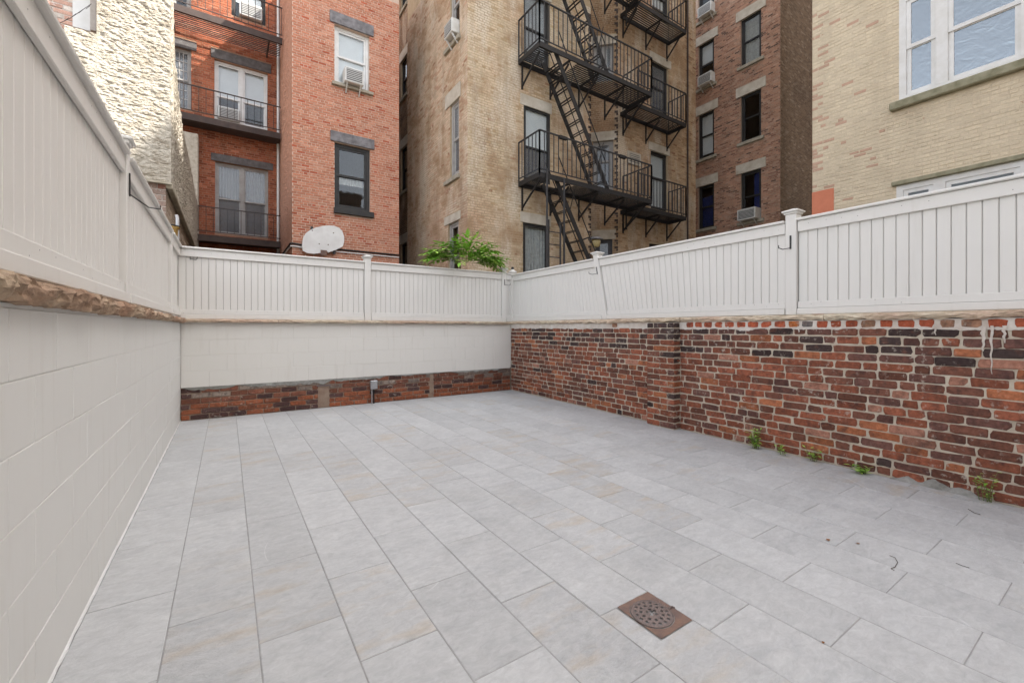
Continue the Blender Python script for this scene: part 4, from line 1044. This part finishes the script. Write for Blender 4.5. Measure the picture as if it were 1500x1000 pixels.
facade(b0, FX(XS - .06) if False else (lambda u, n, z: (XS - .05 + n, u, z)), YS + .05, Y1b, Z00, 4, [], [], vary((.35,.28,.22), .2), M['b0_brick'], M['b0_mortar'], (1.8, zled - .02), 44, ztop=zled + .05)
k = MB(); k.box((XS - .3, YS + .3, Z00), (XS - .06, Y1b - .01, zled + .5)); k.box((-4.5, Yb0 + .02, Z00), (XS - .3, Yb0 + .2, 9.4)); k.build('wall_core', M['b0_mortar'], b0)
k = MB(); k.idx([(XS - .45, a, b) for a, b in tp] + [(XS + .01, a, b) for a, b in tp], [(i, i+1, len(tp)+i+1, len(tp)+i) for i in range(len(tp)-1)]); k.build('sloping_top', M['stucco'], b0)
k = MB(); k.cbox((XS - .04, YS + .02, zled - .07), (XS + .035, tp[-1][0], zled - .002), .01); k.build('ledge', M['sill'], b0)
k = MB(); k.bar((-3.2, YS - .02, zbot - .015), (XS + .02, YS - .02, zbot - .015), .05, .03); k.build('drip_edge', M['sill'], b0)
pr_ = rectY(13.6, 264, 290.5, 191, 300); pc = MB(); pc.cbox((pr_[0] - .5, 13.6, Z00), (pr_[1], 13.95, pr_[3]), .02); pc.build('rear_parapet', M['stucco'], b0)
k = MB(); p0 = (*onY(60, 48, YS - .05), 0); q0 = onY(132, 8, YS - .05)
a_, b_ = onY(70, 42, YS - .05), onY(134, 6, YS - .05); k.tube([(a_[0], YS - .05, a_[1]), ((a_[0]+b_[0])/2, YS - .05, (a_[1]+b_[1])/2 - .03), (b_[0], YS - .05, b_[1])], .003, 5)
for i in range(6): t = (i + .5) / 6; k.bar((a_[0]+(b_[0]-a_[0])*t - .02, YS - .05, a_[1]+(b_[1]-a_[1])*t - .05), (a_[0]+(b_[0]-a_[0])*t + .02, YS - .05, a_[1]+(b_[1]-a_[1])*t + .01), .0035)
k.build('barbed_wire', M['dark_cable'], b0)
# ---- the yard's own house, unseen behind the camera, added for shade and window reflections
bh = thing('brick_house', 'unseen plain brick rear front of the paved yard house, added for shade and reflections', 'building')
YH = -5.0; Fh = lambda u, n, z: (u, YH + n, z)
hw = [[x, x + 1.1, z, z + 1.8] for x in (-.1, 2.3) for z in (.3, 3.4, 6.4)]
facade(bh, Fh, -3, 7, Z00, 9.5, hw, [], vary((.36,.2,.14), .1), M['b4_brick'], M['b4_mortar'], (-.3, -.2), 50)
for r in hw: window(bh, Fh, r, M['fr_white'], M['glass'], .08, (), .5, .06); lintel(bh, Fh, [r[0]-.1, r[1]+.1, r[3], r[3]+.2], M['lintel'], .03)
shell(bh, [(-3, YH), (7, YH), (7, -12), (-3, -12)], Z00, 9.5, M['b4_mortar'], (0,))
# ---- unseen taller block, added beyond the cream house to block sun and fill reflections
bt = thing('apartment_block', 'unseen tall plain brick block added beyond the cream painted house to block sun', 'building')
Ft = FX(19.5); tw = [[y, y + 1.1, z, z + 1.8] for y in (-2.5, .3, 3.2) for z in (2.5, 5.6, 8.7, 11.8, 14.9)]
facade(bt, Ft, -3.8, 5.2, Z00, 34, tw, [], vary((.36,.2,.14), .1), M['b4_brick'], M['b4_mortar'], (-.3, -.2), 51)
for r in tw: window(bt, Ft, r, M['fr_black'], M['glass'], .08, (), .5, .06)
shell(bt, [(19.5, -3.8), (19.5, 5.2), (30, 5.2), (30, -3.8)], Z00, 34, M['b4_mortar'], (0,))
# ------------------------------------------------------------------ small things in and round the yard
dr = thing('floor_drain', 'rusty square floor drain with a round perforated grate set in the paving', 'drain', loc=(0, 0, 0))
dx0, dx1, dy0, dy1 = 1.42, 1.621, 1.083, 1.312
k = MB(); k.box((dx0, dy0, -.1), (dx1, dy1, -.005)); k.build('well_shade', M['hole'], dr)  # solid black block close under the grate, painted shade for the drain's depth
cx_, cy_, rad = 1.513, 1.203, .088
k = MB(); N = 40; inn = [(cx_ + (rad+.004)*math.cos(i*2*math.pi/N), cy_ + (rad+.004)*math.sin(i*2*math.pi/N)) for i in range(N)]
def sq(a):
    c, s = math.cos(a), math.sin(a); t = min(((dx1-cx_) if c > 0 else (dx0-cx_)) / c if abs(c) > 1e-6 else 9, ((dy1-cy_) if s > 0 else (dy0-cy_)) / s if abs(s) > 1e-6 else 9)
    return (cx_ + c*t, cy_ + s*t)
angs = sorted([i*2*math.pi/N for i in range(N)] + [math.atan2(b-cy_, a-cx_) % (2*math.pi) for a in (dx0+.001, dx1-.001) for b in (dy0+.001, dy1-.001)])
o_ = [sq(a) for a in angs]; i_ = [(cx_ + (rad+.004)*math.cos(a), cy_ + (rad+.004)*math.sin(a)) for a in angs]; n_ = len(angs)
zz = lambda p: .0015 + .0022 * mnoise.noise(Vector((p[0]*40, p[1]*40, 2)))
for a in range(n_):
    b = (a + 1) % n_
    k.face([(*i_[a], -.0015), (*o_[a], zz(o_[a])), (*o_[b], zz(o_[b])), (*i_[b], -.0015)]); k.face([(*i_[a], -.0015), (*i_[b], -.0015), (*i_[b], -.02), (*i_[a], -.02)])
k.build('frame', M['rust'], dr)
k = MB(); v = []; f = []                       # grate: fine polar mesh whose holes are left open
HO = [(.068, 16, 0), (.046, 11, .2)]; holes_ = [(cx_ + r_*math.cos(a0 + i*2*math.pi/n1), cy_ + r_*math.sin(a0 + i*2*math.pi/n1), .0062) for r_, n1, a0 in HO for i in range(n1)]
holes_ += [(cx_ + .018*math.cos(i*2*math.pi/5), cy_ + .018*math.sin(i*2*math.pi/5), .0062) for i in range(5)] + [(cx_, cy_, .010)]
G = 104; hh = lambda r_: .0065 - .006 * (r_ / rad) ** 2
for i in range(G):
    for j in range(G):
        x0, y0_ = cx_ - rad + 2*rad*i/G, cy_ - rad + 2*rad*j/G; x1, y1_ = x0 + 2*rad/G, y0_ + 2*rad/G; xm, ym_ = (x0+x1)/2, (y0_+y1_)/2
        if math.hypot(xm-cx_, ym_-cy_) > rad or any((xm-a)**2 + (ym_-b)**2 < c*c for a, b, c in holes_): continue
        k.face([(x, y_, hh(min(rad, math.hypot(x-cx_, y_-cy_)))) for x, y_ in ((x0,y0_),(x1,y0_),(x1,y1_),(x0,y1_))])
k.build('grate', M['rust_dark'], dr)
k = MB(); ring = []
for i in range(N + 1): a = i*2*math.pi/N; ring.append((cx_ + (rad-.001)*math.cos(a), cy_ + (rad-.001)*math.sin(a), .0008))
k.tube(ring, .0026, 6, False); k.build('rim', M['rust_dark'], dr)
k = MB(); k.tube([(cx_ + rad*.97, cy_ - .02, .002), (cx_ + rad + .018, cy_ - .022, .004), (cx_ + rad + .022, cy_ - .034, .003)], .004, 6); k.build('latch', M['rust_dark'], dr)
# electrical box and conduit on the brick band
eb = thing('electrical_box', 'small grey outdoor electrical box with conduit on the low brick band', 'electrical box')
ex, ez = onY(547, 563, YB - .02); part_box('box', M['steel'], eb, (ex - .055, YB - .075, ez - .07), (ex + .055, YB - .012, ez + .07), c=.006)
part_box('cover', M['steel'], eb, (ex - .045, YB - .083, ez - .06), (ex + .045, YB - .0755, ez + .06), c=.004)
k = MB(); k.tube([(ex, YB - .04, ez - .069), (ex, YB - .04, .0)], .012, 8); k.build('conduit', M['dark_cable'], eb)
k = MB(); k.tube([(ex - .03, YB - .04, ez - .069), (ex - .03, YB - .04, .0)], .009, 8); k.build('conduit', M['steel'], eb)
# wall lantern above the crooked post, and vent pipe with brass cap by the stucco
ln = thing('wall_lantern', 'old round wall lantern with amber glass below the fire escape', 'lantern')
lx, lz = onY(873, 357, 8.3); k = MB(); k.lathe((lx, 8.3, lz), [(.19, .10), (.20, .115), (.12, .16), (.03, .175)], 16); k.build('hood', M['grey_lintel'], ln)
k = MB(); k.lathe((lx, 8.3, lz), [(.06, -.09), (.11, -.06), (.125, .05), (.11, .098)], 16); k.build('glass_bowl', M['lampglass'], ln, True)
k = MB(); k.tube([(lx, 8.3, lz + .165), (lx - .05, 8.5, lz + .2), (lx - .1, Y3 - .01, lz + .15)], .02, 6); k.build('arm', M['grey_metal'], ln)
fl_ = thing('flue_lamp', 'brass-collared lamp and steel flue pipe beside the stucco wall at the fence corner', 'lamp')
px_, pz_ = onY(252, 334, 7.15); k = MB(); k.lathe((px_, 7.15, pz_), [(.03, -.11), (.06, -.10), (.065, -.02), (.085, .0), (.085, .015), (.05, .03)], 16); k.build('collar', M['brass'], fl_)
k = MB(); k.lathe((px_, 7.15, pz_), [(.088, .016), (.09, .03), (.02, .045)], 16); k.build('cap', M['fr_black'], fl_)
k = MB(); k.tube([(px_, 7.15, 2.353), (px_, 7.15, pz_ - .105)], .028, 8); k.build('stem', M['fr_black'], fl_)
q = onY(260, 326, 7.28); k = MB(); k.tube([(q[0], 7.28, 1.6), (q[0], 7.28, q[1] + .05), (q[0] - .01, 7.28, q[1] + .1)], .022, 8); k.build('flue_pipe', M['steel'], fl_)
# ------------------------------------------------------------------ plants and litter
lfm = MB(); prof_ = [(0, 0), (.2, .16), (.45, .2), (.75, .12), (1, 0)]
vv = [(a, b, .03*math.sin(a*3)) for a, b in prof_] + [(a, -b, .03*math.sin(a*3)) for a, b in prof_[1:-1]] + [(a, 0, -.03 + .03*math.sin(a*3)) for a, b in prof_[1:-1]]
lfm.idx(vv, [(0,1,8),(1,2,9,8),(2,3,10,9),(3,4,10),(0,8,5),(8,9,6,5),(9,10,7,6),(10,4,7)])
LEAF = lfm.mesh('leaf', M['leafgreen'])
def leaf(parent, p, d, size, rr):
    o = link('leaf', LEAF, parent, loc=p); q_ = Vector(d).to_track_quat('X', 'Z')
    o.rotation_mode = 'QUATERNION'; o.rotation_quaternion = q_; o.scale = (size, size * rr.uniform(.8, 1.15), size)
def frond(parent, p0, d, ln_, n_, size, rr, sag=.5):
    pts = []; p = Vector(p0); d = Vector(d).normalized()
    for i in range(8): pts.append(p.copy()); p += d * ln_ / 7; d = (d + Vector((0, 0, -sag / 7))).normalized()
    k = MB(); k.tube(pts, [.004 - .0004*i for i in range(8)], 5); fr_ = k.build('frond', M['stem'], parent)
    for i in range(n_):
        t = .15 + .85 * i / (n_ - 1); j = min(6, int(t * 7)); c = pts[j].lerp(pts[j+1], t*7 - j); ax = (pts[j+1] - pts[j]).normalized()
        sd_ = ax.cross(Vector((0, 0, 1))).normalized()
        for s in (-1, 1):
            leaf(fr_, c, ax*.55 + sd_*s + Vector((0, 0, rr.uniform(-.5, .1))), size * (1 - .35*abs(t-.5)) * rr.uniform(.8, 1.2), rr)
    leaf(fr_, pts[-1], d, size, rr)
rr = random.Random(8)
bu = thing('leafy_shrub', 'bright green leafy shrub spilling over the white fence before the tan block', 'shrub')
bx, bz = onY(680, 383, 7.22)
k = MB(); k.tube([(bx, 7.42, Z00), (bx + .03, 7.4, 1.2), (bx - .02, 7.36, bz + .02)], [.03, .024, .014], 7); k.build('trunk', M['stem'], bu)
for i in range(70):
    a = rr.uniform(-1, 1); st_ = Vector((bx + a * .36, 7.2 + rr.uniform(-.06, .08), bz + rr.uniform(-.03, .13)))
    frond(bu, st_, (a * 1.2 + rr.uniform(-.3, .3), rr.uniform(-.6, .15), rr.uniform(.1, .8) * (1 - .5*abs(a))), rr.uniform(.32, .55), rr.randint(5, 7), rr.uniform(.13, .18), rr, rr.uniform(.4, .9))
frond(bu, (bx - .2, 7.3, bz + .16), (-1, -.1, .35), .42, 6, .11, rr, .3); frond(bu, (bx + .35, 7.25, bz - .02), (1, -.5, -.05), .42, 7, .13, rr, .5)
def weed(label, px, py, h_, n_, size, sp):
    x, y_ = onZ(px, py, 0); x = min(x, XW(y_) - .045); rr_ = random.Random(int(px))
    t = thing('weed', label, 'weed', 'weeds at the foot of the brick wall')
    for i in range(n_):
        hh_ = h_ * rr_.uniform(.5, 1.05); dx = Vector((rr_.uniform(-sp, sp*.2), rr_.uniform(-sp, sp), 0))
        b = Vector((x + rr_.uniform(-.012, .008), y_ + rr_.uniform(-.03, .03), .001)); pts = [b, b + dx*.4 + Vector((0, 0, hh_*.55)), b + dx + Vector((0, 0, hh_))]
        k = MB(); k.tube(pts, [.0022, .0018, .001], 5); st_ = k.build('stem', M['stem'], t)
        for j in range(7):
            u_ = .2 + .8*j/6; c = pts[0].lerp(pts[1], u_*2) if u_ < .5 else pts[1].lerp(pts[2], u_*2-1)
            a = rr_.uniform(0, 6.28); leaf(st_, c, (math.cos(a), math.sin(a), rr_.uniform(-.2, .5)), size*rr_.uniform(.6, 1.2), rr_)
weed('tallest bushy green weed at the foot of the old brick wall', 1108, 657, .21, 14, .05, .045)
weed('thin small weed sprouting by the bushy weed at the wall foot', 1146, 666, .11, 5, .034, .04)
weed('low pale weed between the thin weed and the flat weed', 1194, 674, .14, 6, .042, .06)
weed('flat little weed with spread leaves at the paving edge', 1268, 694, .06, 6, .05, .08)
weed('straggly tall weed growing beside the cement smear on the brick wall', 1448, 729, .22, 7, .032, .06)
def litter(label, px, py, size, rz):
    x, y_ = onZ(px, py, 0); k = MB(); r3 = random.Random(px); c = [(math.cos(a*.785)*size*r3.uniform(.6, 1.1), math.sin(a*.785)*size*.7*r3.uniform(.6, 1.1), .002 + size*.35*r3.random()) for a in range(8)]
    v = [(x, y_, .006)] + [(x + a*math.cos(rz) - b*math.sin(rz), y_ + a*math.sin(rz) + b*math.cos(rz), z_) for a, b, z_ in c]
    k.idx(v, [(0, i, i % 8 + 1) for i in range(1, 9)]); tag(k.build('dead_leaf', M['dead_leaf']), label, 'leaf', 'dead leaves on the paving')
litter('curled brown dead leaf, the larger one lying on the paving', 1213, 791, .018, .5)
litter('small reddish dead leaf lying beside the larger dead leaf', 1257, 796, .012, 1.4)
litter('tiny red leaf scrap lying in a paving joint', 1206, 941, .008, .2)
def twig(label, pp, r_):
    k = MB(); k.tube([(*onZ(a, b, .004), .004) for a, b in pp], r_, 5); tag(k.build('twig', M['twig']), label, 'twig', 'twigs on the paving')
twig('dark hooked twig curled on the paving', [(1303, 813), (1311, 816), (1315, 823), (1311, 830), (1305, 832), (1310, 835)], .0015)
twig('fine straight twig on the paving near the straggly weed', [(1418, 745), (1428, 751), (1436, 753)], .0018)
twig('thin brown twig lying on a paler paver', [(1400, 824), (1410, 828), (1420, 831)], .0015)
